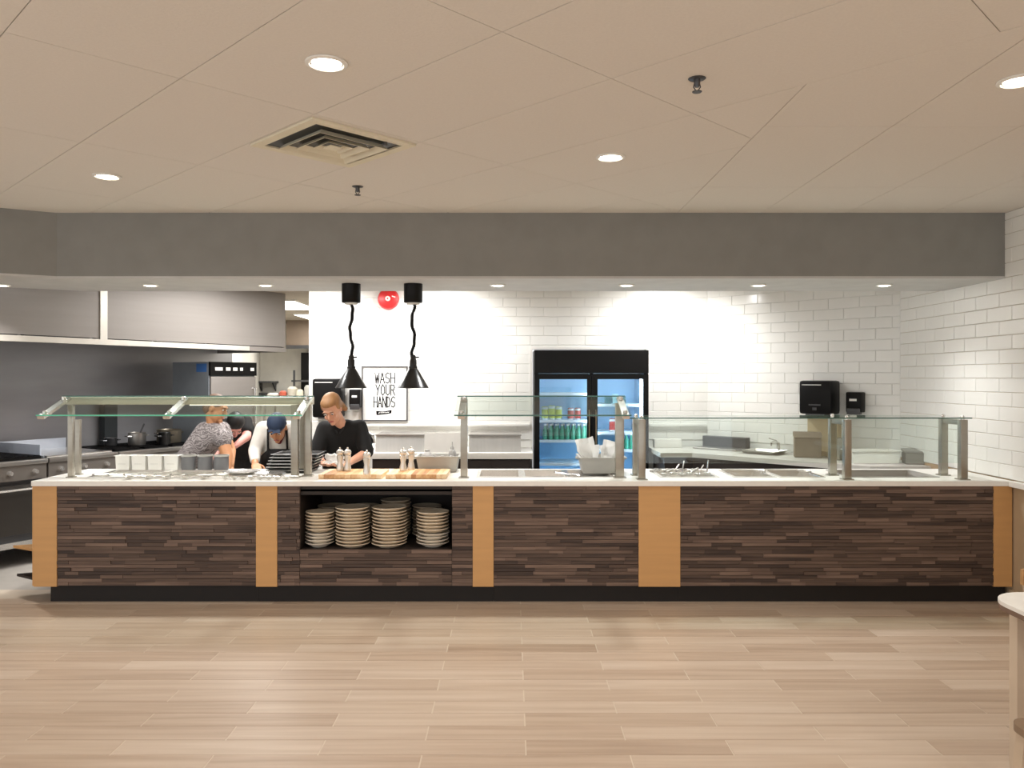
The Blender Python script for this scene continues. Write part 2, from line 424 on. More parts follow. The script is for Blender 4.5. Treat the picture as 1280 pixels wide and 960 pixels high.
for y0 in (10.05, 12.2):
    t = thing('light_panel', ('bright rectangular ceiling light panel nearer the steel hood' if y0 < 11 else 'bright rectangular ceiling light panel deeper in the kitchen'), 'ceiling light', (-3.03, y0+.61, KCEIL))
    bm = BM(); box(bm, -.31, .31, -.62, .62, -.02, -.001); obj('frame', bm, m_white, t)
    bm = BM(); box(bm, -.29, .29, -.60, .60, -.024, -.0205); obj('diffuser', bm, emis('panel', (1, .96, .9), 5), t)
    area((-3.03, y0+.61, KCEIL-.04), .55, 1.15, E_KIT*.36, NEUT)
area((-2.3, 7.9, KCEIL-.02), .6, 1.2, E_KIT*.8, NEUT)  # added lamp and panel, unseen behind the header, to light the kitchen side
t = thing('light_panel', 'added light panel above the cooks, unseen behind the header', 'ceiling light', (-2.3, 7.9, KCEIL))
obj('frame', box(BM(), -.31, .31, -.62, .62, -.012, -.001), m_white, t)
obj('diffuser', box(BM(), -.29, .29, -.60, .60, -.016, -.0125), emis('panel', (1, .96, .9), 5), t)

# air vent: square 4-way diffuser, turned 45 degrees with the tiles
t = thing('air_vent', 'square louvred air vent set diagonally in the ceiling tiles', 'vent', (-.915, 4.09, CEIL), PI/4)
def sqring(bm, a, b, za, zb, th=.004):
    """sloped square ring from half-size a (height za) to half-size b (height zb)"""
    def q(s, z): return [bm.verts.new((sx*s, sy*s, z)) for sx, sy in ((-1, -1), (1, -1), (1, 1), (-1, 1))]
    L = [q(a, za), q(b, zb), q(b-th, zb), q(a-th, za)]
    for k in range(4):
        A, B = L[k], L[(k+1) % 4]
        for i in range(4): bm.faces.new((A[i], A[(i+1) % 4], B[(i+1) % 4], B[i]))
m_vent = mat('vent_cream', (228, 220, 196), .5)
bm = BM(); box(bm, -.27, .27, -.27, .27, -.0025, -.001); obj('duct_opening', bm, m_blackm, t)
bm = BM(); sqring(bm, .30, .30, -.012, -.001, .05); obj('frame', bm, m_vent, t)
for k, s in enumerate((.200, .135, .075)):
    bm = BM(); sqring(bm, s, s-.022, -.030+.003*k, -.005, .004); obj('louvre', bm, m_vent, t)
bm = BM(); box(bm, -.035, .035, -.035, .035, -.024, -.019); obj('centre_plate', bm, m_vent, t)
bm = BM(); lathe(bm, [(.012, -.03), (.012, -.012)], (.15, -.24, 0), 10); obj('damper_knob', bm, m_steeld, t, True)
# sprinklers
for (x, y), lab in (((.74, 3.2), 'dark sprinkler head with escutcheon between two downlights'), ((-.965, 5.0), 'small sprinkler head next to the air vent')):
    t = thing('sprinkler', lab, 'sprinkler', (x, y, CEIL))
    bm = BM(); lathe(bm, [(.032, -.004), (.036, -.001)], n=16); obj('escutcheon', bm, m_steeld, t, True)
    bm = BM(); lathe(bm, [(.009, -.035), (.013, -.02), (.013, -.004)], n=10)
    for s in (-1, 1): tube(bm, [(s*.01, 0, -.02), (s*.014, 0, -.035), (s*.004, 0, -.05)], .0025, 6)
    obj('body', bm, m_steeld, t, True)
    bm = BM(); lathe(bm, [(.018, -.056), (.020, -.053), (.004, -.050)], n=12); obj('deflector', bm, m_steeld, t, True)

# ================================================================== HEAT LAMPS
def heat_lamp(px, lab, ph):
    D = 6.14; x = X(px, D); t = thing('heat_lamp', lab, 'lamp', (x, D, SOFF-.012), 0)
    bm = BM(); lathe(bm, [(.068, -.145), (.072, -.14), (.072, 0)], n=24); obj('ceiling_canister', bm, m_black, t, True)
    bm = BM(); lathe(bm, [(.05, -.158), (.05, -.1455)], n=20); obj('canister_cap', bm, m_white, t, True)
    pts = [(.011*math.sin(k*.33+ph)+.003*math.sin(k*.9), .006*math.cos(k*.4), -.158-k*.0140) for k in range(29)]
    bm = BM(); tube(bm, pts, .0115, 8); obj('cord', bm, m_black, t, True)
    bm = BM()
    # helical wrap of the retractable cord
    pts = []
    for k in range(29*6):
        q = k/6; i = int(q); f = q-i; a = Vector((.011*math.sin(q*.33+ph)+.003*math.sin(q*.9), .006*math.cos(q*.4), -.158-q*.0140))
        pts.append((a.x+.013*math.cos(k*1.05), a.y+.013*math.sin(k*1.05), a.z))
    tube(bm, pts, .004, 5); obj('cord_wrap', bm, m_black, t, True)
    z0 = -.565
    bm = BM(); lathe(bm, [(.032, z0-.085), (.034, z0-.07), (.027, z0-.066), (.027, z0-.02), (.021, z0-.012), (.021, z0+.012), (.013, z0+.02)], n=18); obj('socket_neck', bm, m_blackm, t, True)
    bm = BM(); tube(bm, [(.018, 0, z0), (.045, 0, z0+.004)], .006, 8); obj('switch', bm, m_black, t, True)
    bm = BM(); lathe(bm, [(.117, z0-.235), (.120, z0-.230), (.036, z0-.088), (.030, z0-.083), (.032, z0-.09), (.113, z0-.231), (.117, z0-.235)], n=32); 
    bmesh.ops.delete(bm, geom=[f for f in bm.faces if len(f.verts) > 4], context='FACES')
    obj('lamp_shade', bm, m_blackm, t, True)
    bm = BM(); lathe(bm, [(.005, z0-.20), (.032, z0-.19), (.038, z0-.165), (.024, z0-.13), (.018, z0-.10)], n=16); obj('bulb', bm, emis('heat_bulb', (1, .85, .65), 4), t, True)
    spot((x, D, SOFF+z0-.25), 10, WARM, 100, .6, .03)
heat_lamp(439, 'black cone heat lamp hanging above the woman in black', 0)
heat_lamp(516.5, 'black cone heat lamp hanging beside the framed sign and the red bell', 1.7)

# ================================================================== ON THE BACK WALL
def wallface(y): return DB-.008
# fire bell
c = W(486, 374, 8.78); t = thing('fire_alarm_bell', 'round red fire alarm bell on the white tiled wall', 'fire alarm', (c.x, DB-.008, c.z))
RX = Matrix.Rotation(PI/2, 4, 'X')       # local z axis -> -y (out of the wall)
m_red = mat('alarm_red', (214, 42, 44), .35)
bm = BM(); lathe(bm, [(.05, 0), (.05, .03)], n=20, M=RX); obj('mount', bm, m_red, t, True)
bm = BM(); lathe(bm, [(.116, .03), (.118, .04), (.105, .065), (.06, .08), (.02, .084)], n=32, M=RX); obj('gong', bm, m_red, t, True)
bm = BM(); lathe(bm, [(.028, .083), (.028, .09), (.022, .094)], n=16, M=RX); obj('hub_label', bm, m_white, t, True)
bm = BM(); lathe(bm, [(.008, .094), (.008, .1)], n=10, M=RX); obj('centre_screw', bm, m_red, t, True)
bm = BM(); bmesh.ops.create_cube(bm, size=1, matrix=Matrix.Translation((.062, -.079, .022)) @ Matrix.Rotation(.3, 4, 'Y') @ Matrix.Diagonal((.04, .004, .012, 1))); obj('maker_label', bm, m_white, t)
# framed sign with hand-drawn lettering
x0, x1 = X(452, 8.77), X(509.5, 8.77); z0, z1 = Z(526.5, 8.77), Z(457.5, 8.77); cx = (x0+x1)/2
t = thing('framed_sign', 'white framed sign in thin hand-drawn letters reading wash your hands', 'sign', (cx, DB-.008, z0))
w2 = (x1-x0)/2; hh = z1-z0
bm = BM(); box(bm, -w2+.012, w2-.012, -.014, -.002, .012, hh-.012); obj('panel', bm, mat('sign_white', (244, 243, 240), .5), t)
bm = BM()
for a in ((-w2, w2, 0, .014), (-w2, w2, hh-.014, hh), (-w2, -w2+.014, .014, hh-.014), (w2-.014, w2, .014, hh-.014)): box(bm, a[0], a[1], -.026, 0, a[2], a[3])
obj('frame', bm, mat('frame_grey', (84, 82, 82), .5), t)
LET = {'W': [[(0, 1), (.25, 0), (.5, .75), (.75, 0), (1, 1)]], 'A': [[(0, 0), (.5, 1), (1, 0)], [(.2, .35), (.8, .35)]],
       'S': [[(1, .9), (.5, 1), (.05, .8), (.1, .58), (.9, .42), (.95, .15), (.5, 0), (0, .1)]], 'H': [[(0, 0), (.05, 1)], [(1, 0), (.95, 1)], [(0, .5), (1, .48)]],
       'Y': [[(0, 1), (.5, .5), (1, 1)], [(.5, .5), (.4, 0)]], 'O': [[(.5, 1), (.1, .75), (.05, .25), (.5, 0), (.95, .25), (.9, .75), (.5, 1)]],
       'U': [[(.05, 1), (.05, .2), (.5, 0), (.95, .2), (.95, 1)]], 'R': [[(.05, 0), (.05, 1), (.7, .97), (.95, .75), (.7, .52), (.05, .5)], [(.45, .5), (1, 0)]],
       'N': [[(0, 0), (.05, 1), (.95, 0), (1, 1)]], 'D': [[(.05, 0), (.05, 1), (.6, .9), (1, .5), (.6, .08), (.05, 0)]]}
m_ink = mat('ink', (30, 29, 29), .95, spec=0)
def stroke(bm, a, b, y, r):
    d = Vector((b[0]-a[0], 0, b[1]-a[1])); L = d.length; n = Vector((-d.z, 0, d.x))/L*r; e = d/L*r
    p = [Vector((a[0], y, a[1]))-e-n, Vector((b[0], y, b[1]))+e-n, Vector((b[0], y, b[1]))+e+n, Vector((a[0], y, a[1]))-e+n]
    A = [bm.verts.new(q) for q in p]; B = [bm.verts.new(q-Vector((0, .0012, 0))) for q in p]
    bm.faces.new(B)
    for i in range(4): bm.faces.new((A[i], A[(i+1) % 4], B[(i+1) % 4], B[i]))
def word(txt, xa, xb, za, zb):
    bm = BM(); n = len(txt); cw = (xb-xa)/n
    for i, ch in enumerate(txt):
        for pl in LET[ch]:
            q = [(xa+cw*(i+.1+.8*u), za+(zb-za)*v) for u, v in pl]
            for a, b in zip(q, q[1:]): stroke(bm, a, b, -.0142, .0052)
    obj('lettering', bm, m_ink, t)
def sx(px): return X(px, 8.77)-cx
def sz(py): return Z(py, 8.77)-z0
word('WASH', sx(468), sx(494), sz(479), sz(466)); word('YOUR', sx(469), sx(494), sz(494), sz(481)); word('HANDS', sx(466.5), sx(494), sz(509), sz(496))
bm = BM(); poly = [(470, 513.5), (478, 514.5), (489.5, 512.5), (489, 516.5), (484, 517.5), (470.5, 519)]
v = [bm.verts.new((sx(a), -.0152, sz(b))) for a, b in poly]; bm.faces.new(v)
bmesh.ops.solidify(bm, geom=bm.faces[:], thickness=.001); o = obj('brush_label', bm, m_ink, t)
bm = BM()
for a, b in ((473, 475), (476.2, 477.6), (478.4, 480), (481, 482.2), (483, 484.6), (485.2, 486.2)): stroke(bm, (sx(a), sz(516.4-(a-473)*.06)), (sx(b), sz(515.8-(b-473)*.06)), -.0165, .003)
obj('label_marks', bm, mat('sign_white', (244, 243, 240)), o)

def towel_dispenser(px0, px1, py0, py1, frame, lab):
    """frame = (origin matrix) local x along wall, -y outwards; w,h in metres given"""
    M, wd, ht = frame
    t = thing('towel_dispenser', lab, 'dispenser', M.translation, M.to_euler().z)
    bm = BM(); box(bm, -wd/2, wd/2, -.22, 0, 0, ht, .03); obj('body', bm, m_black, t, True)
    bm = BM(); box(bm, -wd*.3, wd*.3, -.21, -.06, -.012, .004); obj('paper_slot', bm, m_steeld, t)
    bm = BM(); box(bm, -wd*.18, wd*.18, -.224, -.219, ht*.26, ht*.30); box(bm, -.02, .02, -.226, -.219, ht*.12, ht*.2); obj('lever', bm, m_steeld, t)
    bm = BM(); box(bm, -wd*.4, wd*.2, -.222, -.21, ht-.045, ht-.038); obj('window_strip', bm, m_white, t)
def soap_dispenser(M, wd, ht, lab):
    t = thing('soap_dispenser', lab, 'dispenser', M.translation, M.to_euler().z)
    bm = BM(); box(bm, -wd/2, wd/2, -.1, 0, .02, ht, .015); obj('body', bm, m_black, t, True)
    bm = BM(); box(bm, -wd*.42, wd*.42, -.11, -.05, 0, .06, .008); obj('push_bar', bm, m_steeld, t, True)
    bm = BM(); box(bm, -wd*.25, wd*.2, -.103, -.099, ht*.6, ht*.7); obj('label_window', bm, m_white, t)
T = Matrix.Translation
towel_dispenser(0, 0, 0, 0, (T((X(409, 8.6), DB-.009, Z(522, 8.6))), .315, .42), 'black paper towel dispenser behind the woman in black')
soap_dispenser(T((X(443.5, 8.7), DB-.009, Z(512, 8.7))), .125, .22, 'black soap dispenser beside the framed sign')
def on_angled(px):     # point of the angled wall seen at column px
    k = (px-640)/F; tt = (k*DB-2.15)/(1+k); return Vector((2.15+tt, DB-tt, 0))
RA = Matrix.Rotation(-PI/4, 4, 'Z')
nA = Vector((-Q, -Q, 0))
p = on_angled(1031)+nA*.009; towel_dispenser(0, 0, 0, 0, (T((p.x, p.y, Z(517, p.y))) @ RA, .32, .325), 'black paper towel dispenser on the wall above the hand sink')
p = on_angled(1072.5)+nA*.009; soap_dispenser(T((p.x, p.y, Z(518, p.y))) @ RA, .15, .215, 'black soap dispenser next to the towel dispenser above the hand sink')

# ================================================================== GLASS DOOR COOLER
FD = 8.55; fx0, fx1 = X(668, FD), X(811, FD); fz = Z(437.5, FD); fw = fx1-fx0
t = thing('display_cooler', 'black two-door glass display cooler glowing blue in the tiled wall', 'refrigerator', ((fx0+fx1)/2, FD, 0))
bm = BM(); a = fw/2
box(bm, -a, -a+.045, .045, .70, .1, fz); box(bm, a-.045, a, .045, .70, .1, fz); box(bm, -a+.045, a-.045, .66, .70, .1, fz)
box(bm, -a+.045, a-.045, .045, .66, fz-.25, fz); box(bm, -a+.045, a-.045, .045, .66, .1, .2); box(bm, -.02, .02, .045, .12, .2, fz-.25)
obj('cabinet', bm, m_black, t)
m_blue = mat('cooler_liner', (158, 202, 232), .4, noise=(2, 2, 2, .05))
bm = BM(); box(bm, -a+.05, a-.05, .645, .655, .2, fz-.26); box(bm, -a+.046, -a+.052, .05, .65, .2, fz-.26); box(bm, a-.052, a-.046, .05, .65, .2, fz-.26); box(bm, -a+.05, a-.05, .05, .65, .2005, .206); obj('liner', bm, m_blue, t)
bm = BM(); box(bm, -a, a, 0, .044, Z(467, FD)+.004, fz, .004); obj('header_panel', bm, m_black, t)
bm = BM(); box(bm, -a, a, .03, .6, 0, .1); obj('base_grille', bm, m_black, t)
m_led = emis('cooler_led', (.72, .90, 1), 22)
for x in (-.034, .034, a-.075):  # the mullion pair is added out of sight to brighten the interior
    bm = BM(); box(bm, x-.009, x+.009, .055, .075, .25, fz-.28); obj('light_strip', bm, m_led, t)
bm = BM(); box(bm, -a+.06, a-.06, .06, .085, fz-.285, fz-.262); obj('light_strip', bm, m_led, t)  # extra strip added out of sight behind the header, brightens the shelves
gl = [(X(674.5, FD), X(734, FD)), (X(747, FD), X(804, FD))]; ctr = (fx0+fx1)/2
for k, (g0, g1) in enumerate(gl):
    g0 -= ctr; g1 -= ctr; e0 = -a+.002 if k == 0 else .003; e1 = -.003 if k == 0 else a-.002; gz = Z(474, FD); zt = Z(468, FD)
    bm = BM(); box(bm, e0, g0, 0, .04, .115, zt); box(bm, g1, e1, 0, .04, .115, zt); box(bm, g0, g1, 0, .04, gz, zt); box(bm, g0, g1, 0, .04, .115, .19)
    d = obj('door', bm, m_black, t)
    bm = BM(); box(bm, g0, g1, .015, .021, .19, gz); obj('door_glass', bm, m_doorglass, d)
    hx = g1+.02 if k == 0 else g0-.02
    bm = BM(); tube(bm, [(hx, -.0, .75), (hx, -.03, .77), (hx, -.03, 1.25), (hx, 0, 1.27)], .007, 8); obj('handle', bm, mat('handle_champagne', (150, 132, 108), .35, .8), d, True)
m_shelf = mat('shelf_white', (226, 238, 244), .35)
SHL = [(491, 525, 550, 579), (505, 540, 562, 592)]
shz = [[], []]
for k in (0, 1):
    for py in SHL[k]:
        z = Z(py, FD+.1); shz[k].append(z); g0, g1 = gl[k][0]-ctr-.02, gl[k][1]-ctr+.02
        bm = BM(); box(bm, g0, g1, .10, .13, z-.028, z); box(bm, g0, g1, .13, .60, z-.012, z-.001); obj('shelf', bm, m_shelf, t)
def fr(px, k, s, dy): return (X(px, FD+.25), FD+dy, shz[k][s])
def jar(name, lab, p, r, h, col, group=None, fill=None, lid=True):
    t = thing(name, lab, 'food container', p, 0, group)
    bm = BM(); lathe(bm, [(r*.86, .001), (r*.9, .006), (r, h*.95), (r*.97, h), (r*.9, h*.97)], n=18); obj('tub', bm, mat('clear_tub', (226, 236, 240), .15), t, True)
    bm = BM()
    for q in range(14):
        aa = q*2.4; rr = r*.78*math.sqrt((q+.5)/14)
        bmesh.ops.create_icosphere(bm, subdivisions=1, radius=r*.34, matrix=T((rr*math.cos(aa), rr*math.sin(aa), h*.92+.01*math.sin(q*1.7))))
    o = obj('contents', bm, mat(*col), t, True); o['kind'] = 'stuff'
    bm = BM(); lathe(bm, [(r*1.004, h*.12), (r*1.02, h*.5), (r*1.015, h*.82)], n=18); obj('filled_band', bm, mat(*col), t, True)
YG = ('yellow_green_fruit', (196, 206, 60), .5); RD = ('red_fruit', (196, 70, 62), .5); GR = ('green_leaf', (70, 150, 110), .5)
for i, px in enumerate((681, 689.5, 698)): jar('fruit_tub', 'tub of yellow-green fruit on the cooler shelf', fr(px, 0, 1, .2), .036, .135+.012*(i == 1), YG, 'yellow-green tubs in the cooler')
for px in (713, 721.5): jar('fruit_tub', 'tub of red fruit on the cooler shelf behind the left-hand door handle', fr(px, 0, 1, .2), .034, .12, RD, 'red tubs in the cooler')
for px in (765, 775): jar('fruit_tub', 'tub of red fruit on the cooler shelf behind the guard post', fr(px, 1, 1, .2), .036, .135, RD, 'red tubs behind the post')
m_bot = mat('green_bottle', (74, 160, 128), .25); m_botc = mat('pale_water', (150, 205, 200), .2)
bm = BM(); lathe(bm, [(.024, 0), (.026, .01), (.026, .09), (.011, .135), (.011, .15)], n=12); bt = obj('bottle_body', bm, m_bot, None, True)
bme = bt.data; bpy.data.objects.remove(bt)
bm = BM(); lathe(bm, [(.013, .15), (.013, .168), (.011, .17)], n=10); cp = obj('cap_tmp', bm, m_white, None, True); cme = cp.data; bpy.data.objects.remove(cp)
def bottle(p, lab, group):
    t = thing('drink_bottle', lab, 'bottle', p, 0, group); inst('bottle_body', bme, t); inst('cap', cme, t)
for rrow, dy in enumerate((.18, .26)):
    for i in range(8): bottle((X(681+i*6.9+rrow*3, FD+.25), FD+dy, shz[0][2]), 'green drink bottle lying in rows on the middle cooler shelf'.replace('lying', 'standing'), 'green bottles in the cooler')
for i in range(4): bottle((X(776+i*6.2, FD+.25), FD+.2, shz[1][2]), 'green drink bottle on the cooler shelf beside the white napkins', 'green bottles behind the second door')
for i, (px, col) in enumerate(((759, (60, 120, 130)), (768, (170, 215, 220)), (777, (52, 110, 120)))):
    p = fr(px, 1, 0, .2); bm = BM(); box(bm, -.033, .033, -.05, .05, .001, .085+.02*(i % 2), .008); o = obj('juice_carton', bm, mat('carton_%d' % i, col, .5), None, True, loc=p)
    tag(o, 'small %s carton on the top shelf of the cooler' % ('pale blue' if i == 1 else ('dark teal' if i == 0 else 'deep green-blue')), 'carton')

# ================================================================== BACK COUNTERS
BZ = .86; BD = 8.05
bm = BM(); bx0 = X(462, BD)
box(bm, bx0-.12, fx0-.03, BD, DB-.012, BZ-.062, BZ, .006)
tag(obj('back_worktop', bm, m_top, None, True), 'white worktop along the tiled wall beside the cooler', 'worktop')
bm = BM(); box(bm, bx0+.02, fx0-.05, BD+.04, DB-.02, .1, BZ-.0625); t = thing('back_cabinet', 'dark base cabinet under the worktop beside the cooler', 'cabinet', ((bx0+fx0)/2, BD, 0))
obj('body', bm, m_dark, t, world=True)
bm = BM(); box(bm, bx0+.05, fx0-.08, BD+.1, DB-.05, 0, .0995); obj('plinth', bm, m_plinth, t, world=True)
nd = 4; wd = (fx0-.05-bx0-.02)/nd
for i in range(nd):
    xx = bx0+.02+i*wd; bm = BM(); box(bm, xx+.004, xx+wd-.004, BD+.022, BD+.0395, .11, BZ-.08); d = obj('door', bm, m_dark, t, world=True)
    bm = BM(); tube(bm, [(xx+wd-.05, BD+.022, .55), (xx+wd-.05, BD+.0, .56), (xx+wd-.05, BD+.0, .68), (xx+wd-.05, BD+.022, .69)], .005, 6); obj('handle', bm, m_steel, d, True, world=True)
# steel units on it
for (a, b), lab in (((469, 541), 'grey steel countertop unit behind the mill and the grey tub'), ((586, 651), 'grey steel countertop unit next to the cooler')):
    D = 8.14; t = thing('countertop_unit', lab, 'steel unit', (X((a+b)/2, D), D, BZ)); hw = (X(b, D)-X(a, D))/2
    bm = BM(); extrude_yz(bm, [(0, .001), (.05, Z(545, D)-BZ), (.5, Z(545, D)-BZ), (.5, .001)], -hw, hw); obj('housing', bm, mat('grey_panel', (176, 174, 170), .45, .3, noise=(30, 3, 3, .04)), t)
    bm = BM(); box(bm, -hw-.006, hw+.006, .04, .51, Z(545, D)-BZ, Z(545, D)-BZ+.012); obj('lid', bm, m_steel, t)
# bright white sheet leaning between them
t = thing('white_board', 'bright white board standing between the two steel units', 'board', (X(555, 8.07), 8.06, BZ))
bm = BM(); extrude_yz(bm, [(0, .001), (.014, .001), (.05, .2), (.036, .2)], -.2, .2); obj('panel', bm, m_white, t)
bm = BM(); box(bm, -.2, .2, .0145, .055, .001, .010); obj('foot', bm, m_white, t)
# right: straight piece plus angled run with hand sink
e0 = X(865, BD)
poly = [(fx1+.03, BD), (e0, BD), (3.1, BD-(3.1-e0)), (XR-.01, BD-(3.1-e0)), (XR-.01, 7.36), (2.14, DB-.014), (fx1+.03, DB-.012)]
dl = 3.1-e0
poly = [(fx1+.03, BD), (e0, BD), (3.05, BD-(3.05-e0)), (XR-.012, BD-(3.05-e0)), (XR-.012, 7.345), (2.14, DB-.016), (fx1+.03, DB-.016)]
bm = BM(); prism(bm, poly, BZ-.045, BZ); tag(obj('sink_worktop', bm, mat('pale_worktop', (206, 203, 196), .35), None), 'pale worktop that turns along the angled wall to the hand sink', 'worktop')
def inset(poly, d):
    out = []; n = len(poly)
    for i in range(n):
        p0, p1, p2 = Vector(poly[i-1]), Vector(poly[i]), Vector(poly[(i+1) % n])
        d1 = (p1-p0).normalized(); d2 = (p2-p1).normalized(); n1 = Vector((-d1.y, d1.x)); n2 = Vector((-d2.y, d2.x))
        b = (n1+n2); b = b/max(.2, b.length_squared)*2*d; out.append((p1.x+b.x, p1.y+b.y))
    return out
t = thing('sink_cabinet', 'dark base cabinet below the hand sink worktop', 'cabinet', (2.4, 8.0, 0))
bm = BM(); prism(bm, inset(poly, .05), .1, BZ-.0455); obj('body', bm, m_dark, t, world=True)
bm = BM(); prism(bm, inset(poly, .10), 0, .0995); obj('plinth', bm, m_plinth, t, world=True)
# white low backsplash panel and a dark recess by the cooler
D = 8.62
bm = BM(); box(bm, FX1+.06, X(852, D), D, D+.12, BZ+.001, Z(549, D), .004); tag(obj('worktop_upstand', bm, m_white, None, True), 'white low upstand box on the worktop right beside the cooler', 'upstand')
def ang(s, off, z=0):      # frame of the angled counter: s along from the bend of the wall, off out from the wall
    p = Vector((2.15, DB, 0))+Vector((Q, -Q, 0))*s+nA*off; return Vector((p.x, p.y, z))
def on_plane(px, off):     # s so that the point at distance off from the angled wall is seen at column px
    k = (px-640)/F; bx, by = 2.15-Q*off, DB-Q*off
    return (k*by-bx)/(Q+k*Q)
# dark slab modelled in place of a reflection on the angled counter
s0, s1 = on_plane(880, .12), on_plane(934, .12); p = ang((s0+s1)/2, .12, BZ)
t = thing('reflection_slab', 'dark grey slab standing for a reflection along the angled wall', 'reflection slab', p, -PI/4); hl = (s1-s0)/2
bm = BM(); box(bm, -hl, hl, -.03, .06, .001, .13, .004); obj('back', bm, m_steeld, t)
bm = BM(); box(bm, -hl, hl, -.22, -.031, .001, .02, .004); obj('tray', bm, m_steel, t)
# hand sink with faucet
p = ang(on_plane(955, .30), .30, BZ)
t = thing('hand_sink', 'steel hand sink rim in the angled worktop', 'sink', p, -PI/4)
bm = BM(); pan_shape(bm, .40, .34, .03, .025, .004, .9, .034); obj('basin', bm, m_bright, t)
p = ang(on_plane(973, .09), .09, BZ)
t = thing('faucet', 'chrome faucet with lever behind the hand sink', 'faucet', p, -PI/4)
bm = BM(); lathe(bm, [(.028, .001), (.028, .012), (.016, .02), (.015, .09), (.012, .1)], n=14); obj('base', bm, m_bright, t, True)
bm = BM(); tube(bm, [(0, 0, .08), (0, -.03, .105), (0, -.1, .115), (0, -.15, .10), (0, -.155, .075)], .010, 8); obj('spout', bm, m_bright, t, True)
bm = BM(); tube(bm, [(0, 0, .1), (-.02, -.01, .12), (-.09, -.03, .14)], .006, 8); obj('lever', bm, m_bright, t, True)
# brown box, tan carton, bin, white trays
p = ang(on_plane(1009, .34), .34, BZ)
m_card = mat('grey_cardboard', (138, 126, 110), .8, noise=(12, 12, 12, .06))
t = thing('carton_box', 'grey-brown box with a sloping lid standing by the faucet', 'box', p, -PI/4+.5)
bm = BM(); box(bm, -.12, .12, -.1, .1, .001, .19, .004); obj('body', bm, m_card, t)
bm = BM(); extrude_yz(bm, [(-.11, .19), (.11, .19), (.11, .235), (-.02, .235)], -.125, .125); obj('lid', bm, m_card, t)
p = ang(on_plane(1030, .10), .10, BZ)
t = thing('tan_panel', 'tall tan towel chute panel under the towel dispenser', 'panel', p, -PI/4)
bm = BM(); box(bm, -.15, .15, -.04, .05, .001, Z(520, p.y)-BZ, .006); obj('body', bm, mat('tan_board', (196, 178, 146), .7), t)
bm = BM(); box(bm, -.15, .15, -.09, -.041, .001, .05, .004); obj('foot', bm, mat('tan_board', (196, 178, 146), .7), t)
p = ang(on_plane(1046, .42), .42, BZ)
t = thing('juice_pitcher', 'clear pitcher standing between the two guard posts', 'pitcher', p, -PI/4)
bm = BM(); lathe(bm, [(.055, .001), (.06, .02), (.065, .16), (.07, .2), (.066, .2), (.06, .16), (.055, .022)], n=18); obj('vessel', bm, mat('smoky_clear', (150, 148, 138), .2), t, True)
bm = BM(); tube(bm, [(.066, 0, .17), (.105, 0, .16), (.108, 0, .08), (.064, 0, .05)], .007, 8); obj('handle', bm, mat('smoky_clear', (150, 148, 138)), t, True)
D = 7.0; x0, x1 = X(1066, D), X(1130, D)
t = thing('white_tray', 'long shallow white tray on the worktop behind the guard glass', 'tray', ((x0+x1)/2, D+.14, BZ))
bm = BM(); pan_shape(bm, x1-x0, .24, .11, .012, .004, .94, .112); obj('tray_shell', bm, m_white, t)
p = Vector((X(1158, 6.95), 7.02, BZ))
t = thing('steel_bin', 'dark steel box with slanted lid in the corner by the right-hand wall'.replace('right-hand ', 'end '), 'steel box', p, -.25)
bm = BM(); box(bm, -.15, .15, -.08, .08, .001, .10, .004); obj('body', bm, mat('bin_grey', (150, 145, 137), .45, .4), t)
bm = BM(); extrude_yz(bm, [(-.085, .1005), (.085, .1005), (.085, .13), (-.06, .112)], -.155, .155); obj('lid', bm, m_steel, t)

# ================================================================== COOKING LINE
def cthing(name, lab, cat, x, y, z=0, group=None, rz=0): return thing(name, lab, cat, cl(x, y, z), CR+rz, group)
# hood (local frame: x along the line, y to the wall)
hz = 1.916; t = cthing('exhaust_hood', 'long stainless steel exhaust hood above the cooking line', 'exhaust hood', 0, 0, hz); hy = -.18
for a, b in ((-2.6, .78), (.84, 3.12)):
    bm = BM(); box(bm, a, b, hy, hy+.02, .06, KCEIL-hz-.001); obj('front_panel', bm, m_hood, t)
bm = BM(); box(bm, .775, .845, hy-.012, hy+.022, .05, KCEIL-hz-.001); obj('seam_cover', bm, mat('seam_pale', (214, 208, 198), .4, .5), t)
bm = BM(); box(bm, 3.10, 3.12, hy+.02, .92, 0, KCEIL-hz-.001); obj('end_panel', bm, m_hood, t)
bm = BM(); box(bm, -2.6, 2.55, hy-.02, hy+.03, 0, .05); obj('grease_rail', bm, mat('seam_pale', (214, 208, 198)), t)
bm = BM(); box(bm, 2.55, 3.12, hy-.01, hy+.03, 0, .05); obj('grease_rail', bm, m_hood, t)
for i in range(8):
    a = -2.4+i*.68; bm = BM(); bmesh.ops.create_cube(bm, size=1, matrix=T((a+.32, .45, .22)) @ Matrix.Rotation(.6, 4, 'X') @ Matrix.Diagonal((.62, .55, .03, 1))); obj('grease_filter', bm, m_steeld, t)
bm = BM(); box(bm, -2.6, 3.10, hy+.03, .92, .48, .5); obj('inner_top', bm, m_steeld, t)
